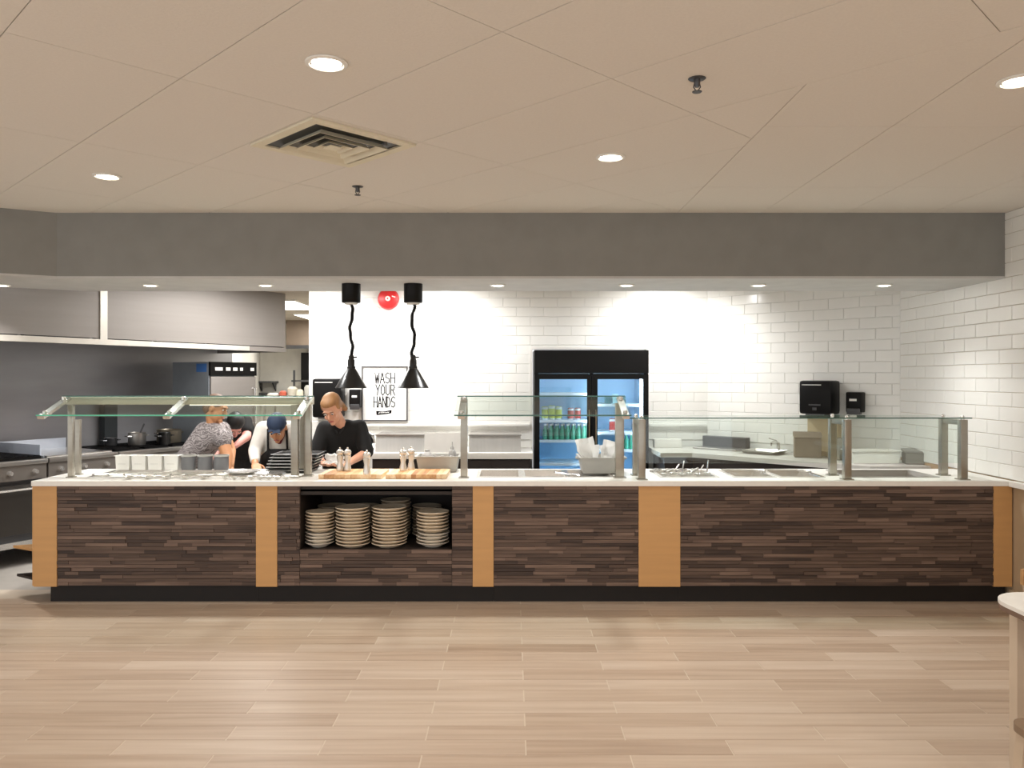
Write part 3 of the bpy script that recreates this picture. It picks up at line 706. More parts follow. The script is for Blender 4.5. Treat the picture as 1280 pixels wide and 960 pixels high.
# charbroiler range
m_knob = mat('knob_steel', (222, 220, 216), .25, .8)
def cooker(name, lab, x0, x1, parts):
    t = cthing(name, lab, 'cooker', (x0+x1)/2, 0); hw = (x1-x0)/2
    bm = BM(); box(bm, -hw, hw, .04, .84, .17, .90); obj('body', bm, m_steeld, t)
    bm = BM(); box(bm, -hw, hw, -.02, .039, .87, .91, .008); obj('bull_nose', bm, m_steel, t, True)
    bm = BM(); box(bm, -hw+.004, hw-.004, 0, .039, .74, .869); p = obj('control_panel', bm, mat('panel_steel', (130, 124, 118), .45, .6), t)
    n = max(3, int((x1-x0)/.2))
    for i in range(n):
        xx = -hw+(i+.5)*2*hw/n; bm = BM(); lathe(bm, [(.024, 0), (.024, .01), (.018, .03), (.016, .035)], n=12, M=T((xx, 0, .805)) @ RX); obj('knob', bm, m_knob, p, True)
    nd = max(1, round((x1-x0)/.75)); dw = 2*hw/nd
    for i in range(nd):
        xx = -hw+i*dw; bm = BM(); box(bm, xx+.01, xx+dw-.01, .008, .039, .28, .70, .004); d = obj('oven_door', bm, mat('oven_door', (70, 66, 62), .4, .6), t, True)
        bm = BM(); tube(bm, [(xx+.06, .008, .665), (xx+.06, -.035, .665), (xx+dw-.06, -.035, .665), (xx+dw-.06, .008, .665)], .011, 8); obj('handle', bm, m_bright, d, True)
    bm = BM(); box(bm, -hw, hw, .0, .039, .17, .22); obj('toe_rail', bm, m_bright, t)
    for sx_ in (-1, 1):
        for yy in (.08, .78):
            bm = BM(); lathe(bm, [(.018, 0), (.02, .02), (.024, .17)], (sx_*(hw-.06), yy, 0), 12); obj('leg', bm, m_steel, t, True)
    return t, hw
t, hw = cooker('charbroiler', 'black-topped charbroiler range at the open end of the cooking line', -1.75, .40, 0)
bm = BM()
for i in range(42): xx = -hw+.03+i*(2*hw-.06)/41; box(bm, xx-.008, xx+.008, .06, .74, .915, .935)
box(bm, -hw+.02, hw-.02, .05, .07, .905, .93); box(bm, -hw+.02, hw-.02, .74, .76, .905, .93); g = obj('grill_bars', bm, m_black, t); g['kind'] = 'stuff'
bm = BM(); box(bm, -hw, hw, .79, .84, .9005, 1.0); obj('splash_guard', bm, m_steeld, t)
t, hw = cooker('griddle', 'flat griddle with a bright splash guard between charbroiler and range', .41, 1.08, 0)
bm = BM(); box(bm, -hw+.02, hw-.02, .05, .78, .9005, .925); obj('griddle_plate', bm, m_bright, t)
bm = BM(); box(bm, -hw, hw, .785, .80, .9005, 1.02); box(bm, -hw, -hw+.012, .12, .784, .9005, 1.02); obj('splash_guard', bm, mat('splash_white', (214, 222, 236), .35, .4), t)
t, hw = cooker('burner_range', 'gas burner range carrying the pots near the tall oven', 1.09, 2.12, 0)
for i in range(3):
    for j in range(2):
        bm = BM(); cx_, cy_ = -hw+.18+i*.33, .25+j*.34
        for k in range(4): box(bm, cx_-.14, cx_+.14, cy_-.14+k*.09, cy_-.128+k*.09, .905, .925)
        for k in range(2): box(bm, cx_-.14+k*.268, cx_-.128+k*.268, cy_-.14, cy_+.14, .905, .925)
        obj('burner_grate', bm, m_black, t)
# pots
def pot(x, y, r, h, lab, mt, lid=False, handle=True):
    t = cthing('stock_pot', lab, 'pot', x, y, .926)
    bm = BM(); lathe(bm, [(r*.95, 0), (r, .012), (r, h), (r*1.05, h+.004), (r*1.0, h+.008), (r*.96, h-.002), (r*.95, .02), (.001, .018)], n=24); obj('shell', bm, mt, t, True)
    for s in (-1, 1):
        bm = BM(); tube(bm, [(s*r, -.03, h*.75), (s*(r+.035), -.025, h*.78), (s*(r+.035), .025, h*.78), (s*r, .03, h*.75)], .006, 6); obj('handle', bm, mt, t, True)
    return t
pot(1.58, .38, .085, .12, 'small steel pot with a ladle on the burner range', m_steel)
pot(1.40, .55, .06, .07, 'small low dark pan at the back of the burner range', m_steeld)
pot(1.97, .38, .125, .13, 'wide dark pot with a pale rim on the burner range', mat('pot_bronze', (120, 112, 98), .35, .7))
pot(1.735, .16, .06, .12, 'black pot squeezed between the steel pot and the wide pot', m_blackm)
t = cthing('ladle', 'long steel ladle standing in the small pot', 'ladle', 1.58, .38, .95)
bm = BM(); tube(bm, [(0, 0, 0), (.02, 0, .06), (.07, -.02, .19)], .008, 8); obj('handle', bm, m_steeld, t, True)
bm = BM(); lathe(bm, [(.004, -.002), (.03, .008), (.036, .025), (.033, .025), (.004, .004)], n=14); obj('bowl', bm, m_steel, t, True)
# dark flue panel against the backsplash
t = cthing('flue_riser', 'narrow dark flue riser against the steel backsplash', 'flue', 1.60, .85, .9)
bm = BM(); box(bm, -.075, .075, -.03, .06, .001, .46, .004); obj('duct', bm, mat('flue_dark', (56, 60, 62), .5, .4), t)
bm = BM(); box(bm, -.085, .085, -.04, .07, .461, .48); obj('cap', bm, m_steeld, t)
# tall oven
t = cthing('tall_oven', 'tall steel oven with a black control strip at the end of the cooking line', 'oven', 2.52, .0); oz = 1.79
bm = BM(); box(bm, -.33, .33, .03, .60, .12, oz-.001, .004); obj('body', bm, mat('oven_side', (140, 147, 153), .45, .2), t)
bm = BM(); box(bm, -.33, .33, 0, .0295, oz-.15, oz); p = obj('control_strip', bm, m_black, t)
for xx, ww in ((-.22, .05), (-.09, .03), (.01, .03), (.1, .02), (.26, .025)):
    bm = BM(); box(bm, xx-ww, xx+ww, -.006, -.0005, oz-.095, oz-.06); obj('button', bm, m_white, p)
bm = BM(); box(bm, -.32, .32, .002, .0295, .95, oz-.16, .006); d = obj('oven_door', bm, m_hood, t, True)
bm = BM(); tube(bm, [(.27, .002, 1.1), (.27, -.04, 1.1), (.27, -.04, 1.5), (.27, .002, 1.5)], .012, 8); obj('handle', bm, m_bright, d, True)
bm = BM(); box(bm, -.32, .32, .002, .0295, .2, .94, .006); d = obj('oven_door', bm, m_hood, t, True)
bm = BM(); tube(bm, [(.27, .002, .4), (.27, -.04, .4), (.27, -.04, .8), (.27, .002, .8)], .012, 8); obj('handle', bm, m_bright, d, True)
bm = BM(); box(bm, -.3305, -.33, .06, .22, oz-.11, oz-.02); obj('blue_sticker', bm, mat('sticker_blue', (70, 120, 190), .5), t)
for sx_ in (-1, 1):
    for yy in (.08, .52):
        bm = BM(); lathe(bm, [(.02, 0), (.026, .12)], (sx_*.28, yy, 0), 10); obj('leg', bm, m_steel, t, True)
# far kitchen
t = thing('far_hood', 'small brown-grey hood box high on the far kitchen wall', 'exhaust hood', (X(378, 13.7), 13.85, Z(434, 13.7)))
bm = BM(); box(bm, -.25, .5, -.25, .44, 0, KCEIL-Z(434, 13.7)-.001); obj('canopy', bm, mat('far_hood', (128, 112, 96), .6), t)
bm = BM(); box(bm, -.25, .5, -.27, -.2505, -.03, .03); obj('lip', bm, m_steeld, t)
t = thing('far_equipment', 'dark kitchen equipment rack under the small far hood', 'equipment', (X(386, 13.7), 13.9, 0))
bm = BM(); box(bm, -.20, .4, .05, .38, .12, 2.06); obj('cabinet', bm, m_black, t)
for z in (.1, 1.0, 1.3, 1.55):
    bm = BM(); box(bm, -.3, .42, -.2, .049, z, z+.03); obj('shelf', bm, m_steeld, t)
for sx_ in (-.27, .38):
    bm = BM(); box(bm, sx_, sx_+.03, -.2, -.17, 0, 1.75); obj('post', bm, m_steeld, t)
for i, (px, py) in enumerate(((333, 476.5), (337, 491))):
    D = 14.1; t = thing('wall_shelf', ('small steel wall shelf, upper one on the far kitchen wall', 'steel wall shelf with dishes, lower one on the far kitchen wall')[i], 'shelf', (X(px, D), 14.29, Z(py, D)))
    bm = BM(); box(bm, -.2, .16+.1*i, -.3, 0, -.03, 0); obj('board', bm, m_steeld, t)
    for s in (-.15, .1):
        bm = BM(); extrude_yz(bm, [(-.2, -.03), (0, -.03), (0, -.18)], s, s+.02); obj('bracket', bm, m_steeld, t)
D = 11.5
t = thing('prep_table', 'steel prep table with kitchen wares in the far kitchen', 'table', (X(372, D), D, 0)); zt = Z(497, D)
bm = BM(); box(bm, -.45, .5, -.3, .3, zt-.04, zt, .005); obj('table_top', bm, m_steel, t)
for a in (-.4, .45):
    for b in (-.25, .25):
        bm = BM(); tube(bm, [(a, b, 0), (a, b, zt-.04)], .02, 8); obj('leg', bm, m_steel, t, True)
for i, (dx, r, h, col) in enumerate(((-.18, .05, .10, (190, 90, 70)), (-.06, .07, .16, (190, 184, 170)), (.06, .05, .12, (206, 200, 180)), (.17, .06, .18, (170, 168, 160)), (-.32, .08, .07, (220, 216, 206)), (.30, .05, .14, (60, 58, 56)))):
    bm = BM(); lathe(bm, [(r*.8, .001), (r, .01), (r, h*.8), (r*.6, h), (r*.5, h)], n=14)
    tag(obj('kitchen_canister', bm, mat('can_%d' % i, col, .4), None, True, loc=(X(372, D)+dx, D-.1+.05*(i % 2), zt)), ('reddish', 'wide grey', 'cream', 'tall grey', 'low white', 'black')[i]+' canister on the far prep table', 'canister')

# ================================================================== SERVING COUNTER
DF = 5.72; CT = .88; CB = .842; ZB = .129
YB = 6.42
def clad(bm, x0, x1, z0, z1, y):
    """thin wood strips of random length in rows, each with its own depth"""
    rows = round((z1-z0)/.0255); h = (z1-z0)/rows
    for r in range(rows):
        x = x0-random.random()*.25
        while x < x1:
            L = random.choice((.10, .16, .22, .3, .38, .5)); a, b = max(x, x0), min(x+L, x1)
            if b-a > .004:
                d = random.random()*.011
                box(bm, a+.0004, b-.0004, y-.002-d, y+.012, z0+r*h+.0010, z0+(r+1)*h-.0010)
            x += L
    return bm
def unit(lab, x0, x1, posts, niche=None, end=None):
    t = thing('serving_counter', lab, 'counter', ((x0+x1)/2, (DF+YB)/2, 0), 0)
    a, b = x0, x1
    pl0 = x0+.085 if end == 'left' else x0+.0005
    bm = BM(); box(bm, pl0, x1-(.012 if end == 'right' else .0005), DF+.055, YB-.05, 0, ZB-.001); obj('plinth', bm, m_plinth, t, world=True)
    if niche is None:
        bm = BM(); box(bm, x0+.001, x1-.001, DF+.014, YB, ZB, .775); obj('carcass', bm, m_dark, t, world=True)
    else:
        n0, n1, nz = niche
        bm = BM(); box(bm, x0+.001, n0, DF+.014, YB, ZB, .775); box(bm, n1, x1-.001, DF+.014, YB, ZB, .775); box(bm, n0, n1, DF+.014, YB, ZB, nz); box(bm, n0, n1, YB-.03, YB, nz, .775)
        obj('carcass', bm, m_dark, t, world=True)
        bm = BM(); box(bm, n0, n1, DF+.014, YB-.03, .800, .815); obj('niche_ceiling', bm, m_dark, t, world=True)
    bm = BM(); box(bm, x0+.001, x1-.001, DF+.014, DF+.034, .776, CB-.0005) ; box(bm, x0+.001, x1-.001, YB-.02, YB, .776, CB-.0005); obj('top_rail', bm, m_dark, t, world=True)
    # cladding between the posts
    edges = sorted(posts); segs = []; cur = x0
    for p0, p1 in edges:
        if p0-cur > .02: segs.append((cur, p0))
        cur = p1
        bm = BM(); box(bm, p0, p1, DF-.012, DF+.0135, ZB-.006, CB-.0005, .002); obj('post_panel', bm, m_tan, t, world=True)
    if x1-cur > .02: segs.append((cur, x1))
    for s, e in segs:
        if niche and s < niche[0] < e:
            n0, n1, nz = niche
            for q in ((s, n0, ZB, CB-.001), (n1, e, ZB, CB-.001), (n0, n1, ZB, nz)):
                o = obj('strip_cladding', clad(BM(), q[0]+.001, q[1]-.001, q[2], q[3], DF), m_clad, t, world=True); o['kind'] = 'stuff'
        else:
            o = obj('strip_cladding', clad(BM(), s+.001, e-.001, ZB, CB-.001, DF), m_clad, t, world=True); o['kind'] = 'stuff'
    return t
P = lambda px: X(px, DF)
xl = P(43)
t = unit('wood-strip counter section with a tan end post beside the cooking line', xl, P(320.5), [(xl, P(72))], end='left')
bm = BM(); box(bm, xl-.012, xl, DF-.005, YB, ZB, CB-.0005); obj('end_panel', bm, m_tan, t, world=True)
for z, m, k in ((.372, m_tan, 1), (.162, m_dark, .9)):
    bm = BM(); prism(bm, [(xl-.0125, 5.78), (xl-.0125, 6.04), (xl-.013-.27*k, 5.93)], z-.018, z); obj('end_shelf', bm, m, t, world=True)
unit('wood-strip counter section with the open niche of plates', P(320.5), P(617), [(P(320.5), P(347)), (P(591), P(617))], niche=(P(375), P(565), Z(687, DF)))
unit('wood-strip counter section below the cooler with a wide tan post', P(617), P(850), [(P(798), P(850))])
unit('longest wood-strip counter section next to the beige end wall', P(850), P(1264), [(P(1241), P(1264))], end='right')
# worktop with cut-outs for the wells
FE, BE = 5.69, 6.46
wells = [(-3.12, -2.72, 'wire'), (-2.66, -2.24, 'wire'), (-.255, .065, 'empty'), (.085, .40, 'empty'), (.42, .74, 'empty'), (1.10, 1.52, 'tools'), (1.64, 1.94, 'empty'), (1.98, 2.30, 'empty'), (2.50, 3.14, 'large')]
WY0, WY1 = 5.90, 6.34
bm = BM(); x0w, x1w = X(38.5, FE), XR-.012
box(bm, x0w, x1w, FE, WY0, CB, CT, .005); box(bm, x0w, x1w, WY1, BE, CB, CT)
cur = x0w
for a, b, k in wells:
    box(bm, cur, a, WY0-.0, WY1, CB, CT); cur = b
box(bm, cur, x1w, WY0, WY1, CB, CT)
tag(obj('counter_top', bm, m_top, None), 'long white stone top covering the whole serving counter', 'worktop')
for i, (a, b, k) in enumerate(wells):
    wdt = b-a; t = thing('food_well', {'wire': 'shallow steel well with serving tongs under the glass with the light bar', 'empty': 'empty steel food pan set into the counter', 'tools': 'steel food pan full of ladles and tongs beside the steel post', 'large': 'large dark empty pan at the wall end of the counter'}[k] if k != 'empty' else ('empty steel pan in the counter section facing the cooler' if b < 1 else 'empty steel pan under the long flat guard glass'), 'food pan', ((a+b)/2, (WY0+WY1)/2, CT))
    if k in ('empty', 'wire'): t['group'] = 'food pans facing the cooler' if -1 < a < 1 else ('tong wells' if k == 'wire' else 'food pans under the flat glass')
    bm = BM(); pan_shape(bm, wdt+.02, WY1-WY0+.02, .058, .02, .004, .94, .005); obj('basin', bm, m_steel if k == 'large' else m_bright, t)
    if k == 'wire':
        bm = BM(); box(bm, -wdt/2+.04, wdt/2-.04, -.16, .16, -.05, -.02); o = obj('insert', bm, m_white, t)

# plates in the niche -------------------------------------------------
bm = BM(); R = .128; lathe(bm, [(R*.60, 0), (R*.63, .004), (R*.96, .022), (R, .027), (R*.98, .031), (R*.63, .010), (.001, .008)], n=28); po = obj('plate_src', bm, m_cream, None, True); pme = po.data; bpy.data.objects.remove(po)
bm = BM(); R = .118; lathe(bm, [(R*.5, 0), (R*.52, .004), (R*.93, .026), (R, .034), (R*.975, .036), (R*.55, .010), (.001, .008)], n=28); po = obj('bowl_src', bm, mat('white_china', (236, 228, 214), .25), None, True); bme2 = po.data; bpy.data.objects.remove(po)
NZ = Z(687, DF)
stacks = [(400, 5.845, 641, 1, .106), (441, 5.845, 634, 0, .125), (487, 5.845, 635, 0, .128), (541, 5.845, 641, 1, .120), (416, 6.20, 633, 0, .116), (456, 6.20, 632, 0, .116), (495, 6.20, 627, 0, .116), (534, 6.20, 634, 0, .116)]
WHERE = ('at the cooking-line end of the niche', 'second from the cooking-line end of the niche', 'third from the cooking-line end of the niche', 'at the cooler end of the niche')
for i, (px, D, py, kind, R) in enumerate(stacks):
    z = NZ+.001; top = Z(py, D-.1); k = 0
    back = D > 6
    lab = 'cream plate in the %s stack %s' % ('rear' if back else 'front', WHERE[i % 4])
    dx = 0
    while z < top-.02:
        bowl = kind and not back and k < 4
        o = inst('dinner_bowl' if bowl else 'dinner_plate', bme2 if bowl else pme, None, (X(px, D)+random.uniform(-.004, .004), D+random.uniform(-.004, .004), z), (random.uniform(-.01, .01), random.uniform(-.01, .01), random.random()*6))
        s = R/.128 if not bowl else R/.118; o.scale = (s, s, 1)
        if bowl: tag(o, 'white bowl low in the front stack '+WHERE[i % 4], 'bowl', 'nested bowls, stack %d' % (i+1))
        else: tag(o, lab, 'plate', 'plates in the niche, %s stack %d' % ('rear' if back else 'front', i % 4+1))
        z += (.036 if k == 3 else .024) if bowl else .0235; k += 1

# ================================================================== SNEEZE GUARDS
def bar(bm, a, b, w_, h_):
    """square bar between two points"""
    a, b = Vector(a), Vector(b); d = (b-a).normalized(); up = Vector((0, 0, 1)) if abs(d.z) < .9 else Vector((0, 1, 0))
    s = d.cross(up).normalized(); u = s.cross(d)
    A = [bm.verts.new(a+s*i*w_/2+u*j*h_/2) for i, j in ((-1, -1), (1, -1), (1, 1), (-1, 1))]; B = [bm.verts.new(b+s*i*w_/2+u*j*h_/2) for i, j in ((-1, -1), (1, -1), (1, 1), (-1, 1))]
    bm.faces.new(A); bm.faces.new(list(reversed(B)))
    for i in range(4): bm.faces.new((A[i], B[i], B[(i+1) % 4], A[(i+1) % 4]))
GT = (5.93, 1.474); GL = (5.60, 1.347)          # (depth, height) of the upper and the lower edge of the slanted glass
def slant_glass(t, x0, x1, teal=False):
    d = Vector((0, GL[0]-GT[0], GL[1]-GT[1])).normalized(); n = Vector((0, -d.z, d.y))
    bm = BM(); q = [Vector((x, *p))+n*s for s in (0, .008) for x, p in ((x0, GT), (x1, GT), (x1, GL), (x0, GL))]
    v = [bm.verts.new(p) for p in q]
    for f in ((0, 1, 2, 3), (7, 6, 5, 4), (0, 4, 5, 1), (2, 6, 7, 3), (1, 5, 6, 2), (0, 3, 7, 4)): bm.faces.new([v[i] for i in f])
    g = obj('glass_pane', bm, m_glass, t, world=True)
    for p, mm in ((GT, m_edge), (GL, m_teal if teal else m_edge)):
        bm = BM(); bar(bm, (x0, p[0]-.001, p[1]+.004), (x1, p[0]-.001, p[1]+.004), .010, .009); obj('glass_edge', bm, mm, g, world=True)
def bracket(t, x, s=1):
    bm = BM(); bar(bm, (x, GT[0]+.02, GT[1]-.012), (x, GL[0]-.0, GL[1]-.012), .048, .022); b = obj('glass_bracket', bm, m_bright, t, world=True)
    for k in (.12, .85):
        p = (x, GT[0]+(GL[0]-GT[0])*k, GT[1]+(GL[1]-GT[1])*k); bm = BM(); lathe(bm, [(.016, -.01), (.018, .012), (.012, .018)], p, 12); obj('clamp_bolt', bm, m_bright, b, True, world=True)
def post(t, x, y, ztop, w_=.05, name='post'):
    bm = BM(); box(bm, x-w_/2, x+w_/2, y-w_/2, y+w_/2, CT+.008, ztop, .003); o = obj(name, bm, m_post, t, True, world=True)
    bm = BM(); box(bm, x-w_*.75, x+w_*.75, y-w_*.75, y+w_*.75, CT+.0005, CT+.008); obj('foot_plate', bm, m_post, o, world=True)
# 1: three brackets and a pale light bar
t = thing('sneeze_guard', 'slanted glass sneeze guard with pale light bar in front of the cooks', 'sneeze guard', (-2.4, 5.9, CT))
xs = (-3.30, -2.42, -1.51)
slant_glass(t, xs[0]-.03, xs[2]+.04, True)
for x in xs: bracket(t, x)
bm = BM(); box(bm, xs[0]-.02, xs[2]+.02, 5.95, 6.03, 1.415, 1.472, .006); lb = obj('light_bar', bm, mat('bar_pale', (216, 212, 192), .35, .3), t, True, world=True)
bm = BM(); box(bm, xs[1]+.02, xs[2]-.1, 5.955, 6.02, 1.408, 1.4149); obj('lamp_strip', bm, emis('bar_strip', (1, .92, .78), 1.3), lb, world=True)
post(t, -3.245, 5.89, 1.415, .036); post(t, -3.285, 6.06, 1.30, .034)
post(t, -1.60, 5.90, 1.415, .05); post(t, -1.525, 5.98, 1.415, .05)
bm = BM(); box(bm, -1.60, -1.525, 6.02, 6.028, CT+.05, 1.40); obj('end_plate', bm, m_post, t, world=True)
# 2: middle, slanted glass on two posts
t = thing('sneeze_guard', 'slanted clear glass sneeze guard on two posts in front of the cooler', 'sneeze guard', (.22, 5.88, CT))
slant_glass(t, X(575, 5.93)-.02, X(776, 5.93)+.03)
for x in (-.355, .80): bracket(t, x)
post(t, -.352, 5.88, 1.455); post(t, .79, 5.88, 1.43, .06); 
# 3: flat-topped guard on portal frames
t = thing('sneeze_guard', 'long flat-topped glass sneeze guard on steel portal frames beside the end wall', 'sneeze guard', (2.1, 5.9, CT))
GH = 1.325
for x in (.935, 2.415, 3.25):
    post(t, x, 5.77, GH-.012); post(t, x, 6.03, GH-.012)
    bm = BM(); box(bm, x-.02, x+.02, 5.796, 6.004, GH-.052, GH-.014, .003); obj('cross_bar', bm, m_post, t, True, world=True)
    for y in (5.77, 6.03):
        bm = BM(); lathe(bm, [(.014, -.012), (.014, .006), (.010, .016), (.004, .02)], (x, y, GH), 12); obj('glass_clamp', bm, m_bright, t, True, world=True)
bm = BM(); box(bm, .83, 3.30, 5.74, 6.12, GH-.004, GH+.004); g = obj('top_glass', bm, m_glass, t, world=True)
bm = BM(); box(bm, .83, 3.30, 5.735, 5.7395, GH-.004, GH+.004); obj('glass_edge', bm, m_edge, g, world=True)
bm = BM(); box(bm, .83, 3.30, 6.1205, 6.125, GH-.004, GH+.004); obj('glass_edge', bm, mat('glass_edge_pale', (170, 190, 180), .2), g, world=True)
for a, b in ((.965, 2.385), (2.445, 3.22)):
    bm = BM(); box(bm, a, b, 5.762, 5.770, CT+.12, GH-.008); obj('front_glass', bm, m_glass, t, world=True)

# ================================================================== ON THE COUNTER
# butcher-block boards
m_blk = ramp_mat('butcher_block', [(0, (176, 120, 72)), (.35, (206, 156, 104)), (.7, (226, 184, 136)), (1, (238, 208, 168))], .5, (30, 3, 30), 'object')
def board(pa, pb, lab):
    y0, y1 = 5.80, 6.17; x0, x1 = X(pa, y0), X(pb, y0)
    t = thing('cutting_board', lab, 'cutting board', ((x0+x1)/2, (y0+y1)/2, CT)); n = 12; wd = (x1-x0)/n
    for i in range(n):
        a = -(x1-x0)/2+i*wd; bm = BM(); box(bm, a+.0004, a+wd-.0004, -.185, .185, .001, .033, .0015); obj('wood_stave', bm, m_blk, t)
board(398, 477, 'striped butcher-block cutting board under the silver mills')
board(482, 558, 'striped butcher-block cutting board under the grey tub')
def mill(px, py, lab, g=None):
    zb = CT+.0335; D = (H-zb)*F/(py-473); q = .86; t = thing('pepper_mill', lab, 'pepper mill', (X(px, D), D, zb), 0, g)
    bm = BM(); lathe(bm, [(r_*q, z_) for r_, z_ in [(.032, 0), (.034, .006), (.030, .03), (.021, .065), (.030, .10), (.030, .115), (.024, .12)]], n=20); obj('body', bm, mat('mill_champagne', (228, 222, 212), .25, .7), t, True)
    bm = BM(); lathe(bm, [(r_*q, z_) for r_, z_ in [(.024, .1205), (.032, .128), (.033, .145), (.022, .158), (.008, .162), (.009, .172), (.004, .178)]], n=20); obj('cap', bm, mat('mill_champagne', (226, 212, 194)), t, True)
mill(425, 588.5, 'silver pepper mill in a pair beside the napkin', 'pair of mills'); mill(434.5, 588.5, 'silver pepper mill in a pair beside the napkin', 'pair of mills')
mill(458.5, 592.5, 'lone silver pepper mill near the edge of the cutting board')
mill(504, 588.5, 'silver pepper mill touching its twin beside the grey tub', 'mills by the tub'); mill(514, 587.0, 'silver pepper mill touching its twin beside the grey tub', 'mills by the tub')
m_tub = mat('tub_grey', (176, 174, 167), .5)
def tub(px0, px1, D, h, z, lab, dep=.36):
    x0, x1 = X(px0, D), X(px1, D); t = thing('bus_tub', lab, 'tub', ((x0+x1)/2, D+dep/2, z))
    bm = BM(); pan_shape(bm, x1-x0, dep, h-.002, .014, .006, .88, h); obj('shell', bm, m_tub, t)
    for s in (-1, 1):
        bm = BM(); box(bm, s*(x1-x0)*.5-.012, s*(x1-x0)*.5+.012, -.06, .06, h-.025, h-.008, .004); obj('grip', bm, m_tub, t, True)
    return t, (x0+x1)/2, D+dep/2
zb = CT+.0335
t, cx, cy = tub(517.5, 575, 6.18, .125, CT+.0005, 'grey bus tub holding bottles and jugs behind a cutting board', .27)
def sq_bottle(x, y, z, h, r, lab, m, nozzle=True):
    t = thing('squeeze_bottle', lab, 'bottle', (x, y, z))
    bm = BM(); lathe(bm, [(r*.9, 0), (r, .01), (r, h*.55), (r*.75, h*.68), (r*.45, h*.72)], n=16); obj('body', bm, m, t, True)
    bm = BM(); lathe(bm, [(r*.5, h*.721), (r*.5, h*.78), (r*.22, h*.84), (r*.1, h)], n=12); obj('nozzle', bm, m, t, True)
m_pale = mat('pale_plastic', (158, 156, 152), .35)
sq_bottle(cx+.105, cy+.04, CT+.012, .215, .032, 'white squeeze bottle with pointed nozzle in the grey tub', m_pale)
sq_bottle(cx+.108, cy-.055, CT+.012, .165, .022, 'short white squeeze bottle at the edge of the grey tub', m_pale)
def jug(x, y, z, r, lab, m):
    t = thing('jug', lab, 'jug', (x, y, z)); bm = BM(); lathe(bm, [(r*.7, 0), (r, r*.5), (r, r*1.7), (r*.6, r*2.3), (r*.35, r*2.55), (r*.35, r*2.8)], n=18); obj('body', bm, m, t, True)
    bm = BM(); tube(bm, [(r*.5, 0, r*2.1), (r*1.15, 0, r*1.9), (r*1.2, 0, r*1.1), (r*.95, 0, r*.8)], .007, 7); obj('handle', bm, m, t, True)
    return t
jug(cx-.088, cy, CT+.012, .055, 'round white jug with a neck in the grey tub', m_pale)
tg = jug(cx+.03, cy-.03, CT+.012, .040, 'white jug with a reddish label in the grey tub', m_pale)
bm = BM(); lathe(bm, [(.0405, .028), (.0405, .060)], n=18); obj('label_band', bm, mat('label_pink', (214, 150, 140), .5), tg, True)
# right tub with napkins
t, cx, cy = tub(724, 784, 6.04, .125, CT+.006, 'grey bus tub stuffed with white napkins in front of the cooler', .34)
def napkin(x, y, z, w_, h_, rz, tilt, lab, g=None):
    bm = BM(); n = 6
    vs = [[bm.verts.new(((i/n-.5)*w_, .02*math.sin(i*1.3)+.012*math.sin(j*2.1+i)+.045*(j/n), j/n*h_)) for i in range(n+1)] for j in range(n+1)]
    for j in range(n):
        for i in range(n): bm.faces.new((vs[j][i], vs[j][i+1], vs[j+1][i+1], vs[j+1][i]))
    bmesh.ops.solidify(bm, geom=bm.faces[:], thickness=.02)
    bm.transform(Matrix.Rotation(rz, 4, 'Z') @ Matrix.Rotation(tilt, 4, 'Y'))
    for v in bm.verts:
        if v.co.z < .12: v.co.x *= .8
    return tag(obj('napkin_pack', bm, mat('napkin', (247, 246, 243), .8, bump=.2), None, True, loc=(x, y, z)), lab, 'napkins', g)
napkin(cx-.075, cy-.09, CT+.02, .15, .255, .2, -.2, 'white napkin pack poking up at the cooler handle side of the tub')
napkin(cx+.05, cy-.02, CT+.02, .15, .225, -.1, .2, 'white napkin pack leaning in the middle of the tub')
napkin(cx-.07, cy+.03, CT+.02, .14, .19, .0, 0, 'white napkin pack lying low at the back of the tub')
napkin(cx+.07, cy+.075, CT+.02, .13, .18, 0, 0, 'white napkin pack behind the guard post in the tub')
# left: white insert pans and grey pans at the back edge
D = 6.34
for i in range(4):
    a, b = 142+i*20.3, 142+(i+1)*20.3; x0, x1 = X(a, D), X(b, D)
    t = thing('insert_pan', 'white insert pan in a row beside the grey pans', 'food pan', ((x0+x1)/2, D+.055, CT+.001), 0, 'white insert pans')
    bm = BM(); pan_shape(bm, x1-x0-.002, .11, .115, .008, .004, .93, .117); obj('shell', bm, m_white, t)
    bm = BM(); box(bm, -.03, .03, -.0575, -.0555, .05, .052); obj('mark', bm, m_tub, t)
for i in range(3):
    px = 235.5+i*20.5; r = .058; t = thing('grey_crock', 'round grey crock with a pale rim in a row before the leaning cook', 'crock', (X(px, D+.05), D+.055, CT+.001), 0, 'grey crocks')
    bm = BM(); lathe(bm, [(r*.92, 0), (r*.97, .01), (r*.98, .105)], n=20); obj('body', bm, mat('crock_grey', (112, 112, 114), .45), t, True)
    bm = BM(); lathe(bm, [(r*.98, .1055), (r*1.05, .108), (r*1.05, .118), (r*.9, .118), (r*.88, .1055)], n=20); obj('rim', bm, m_tub, t, True)
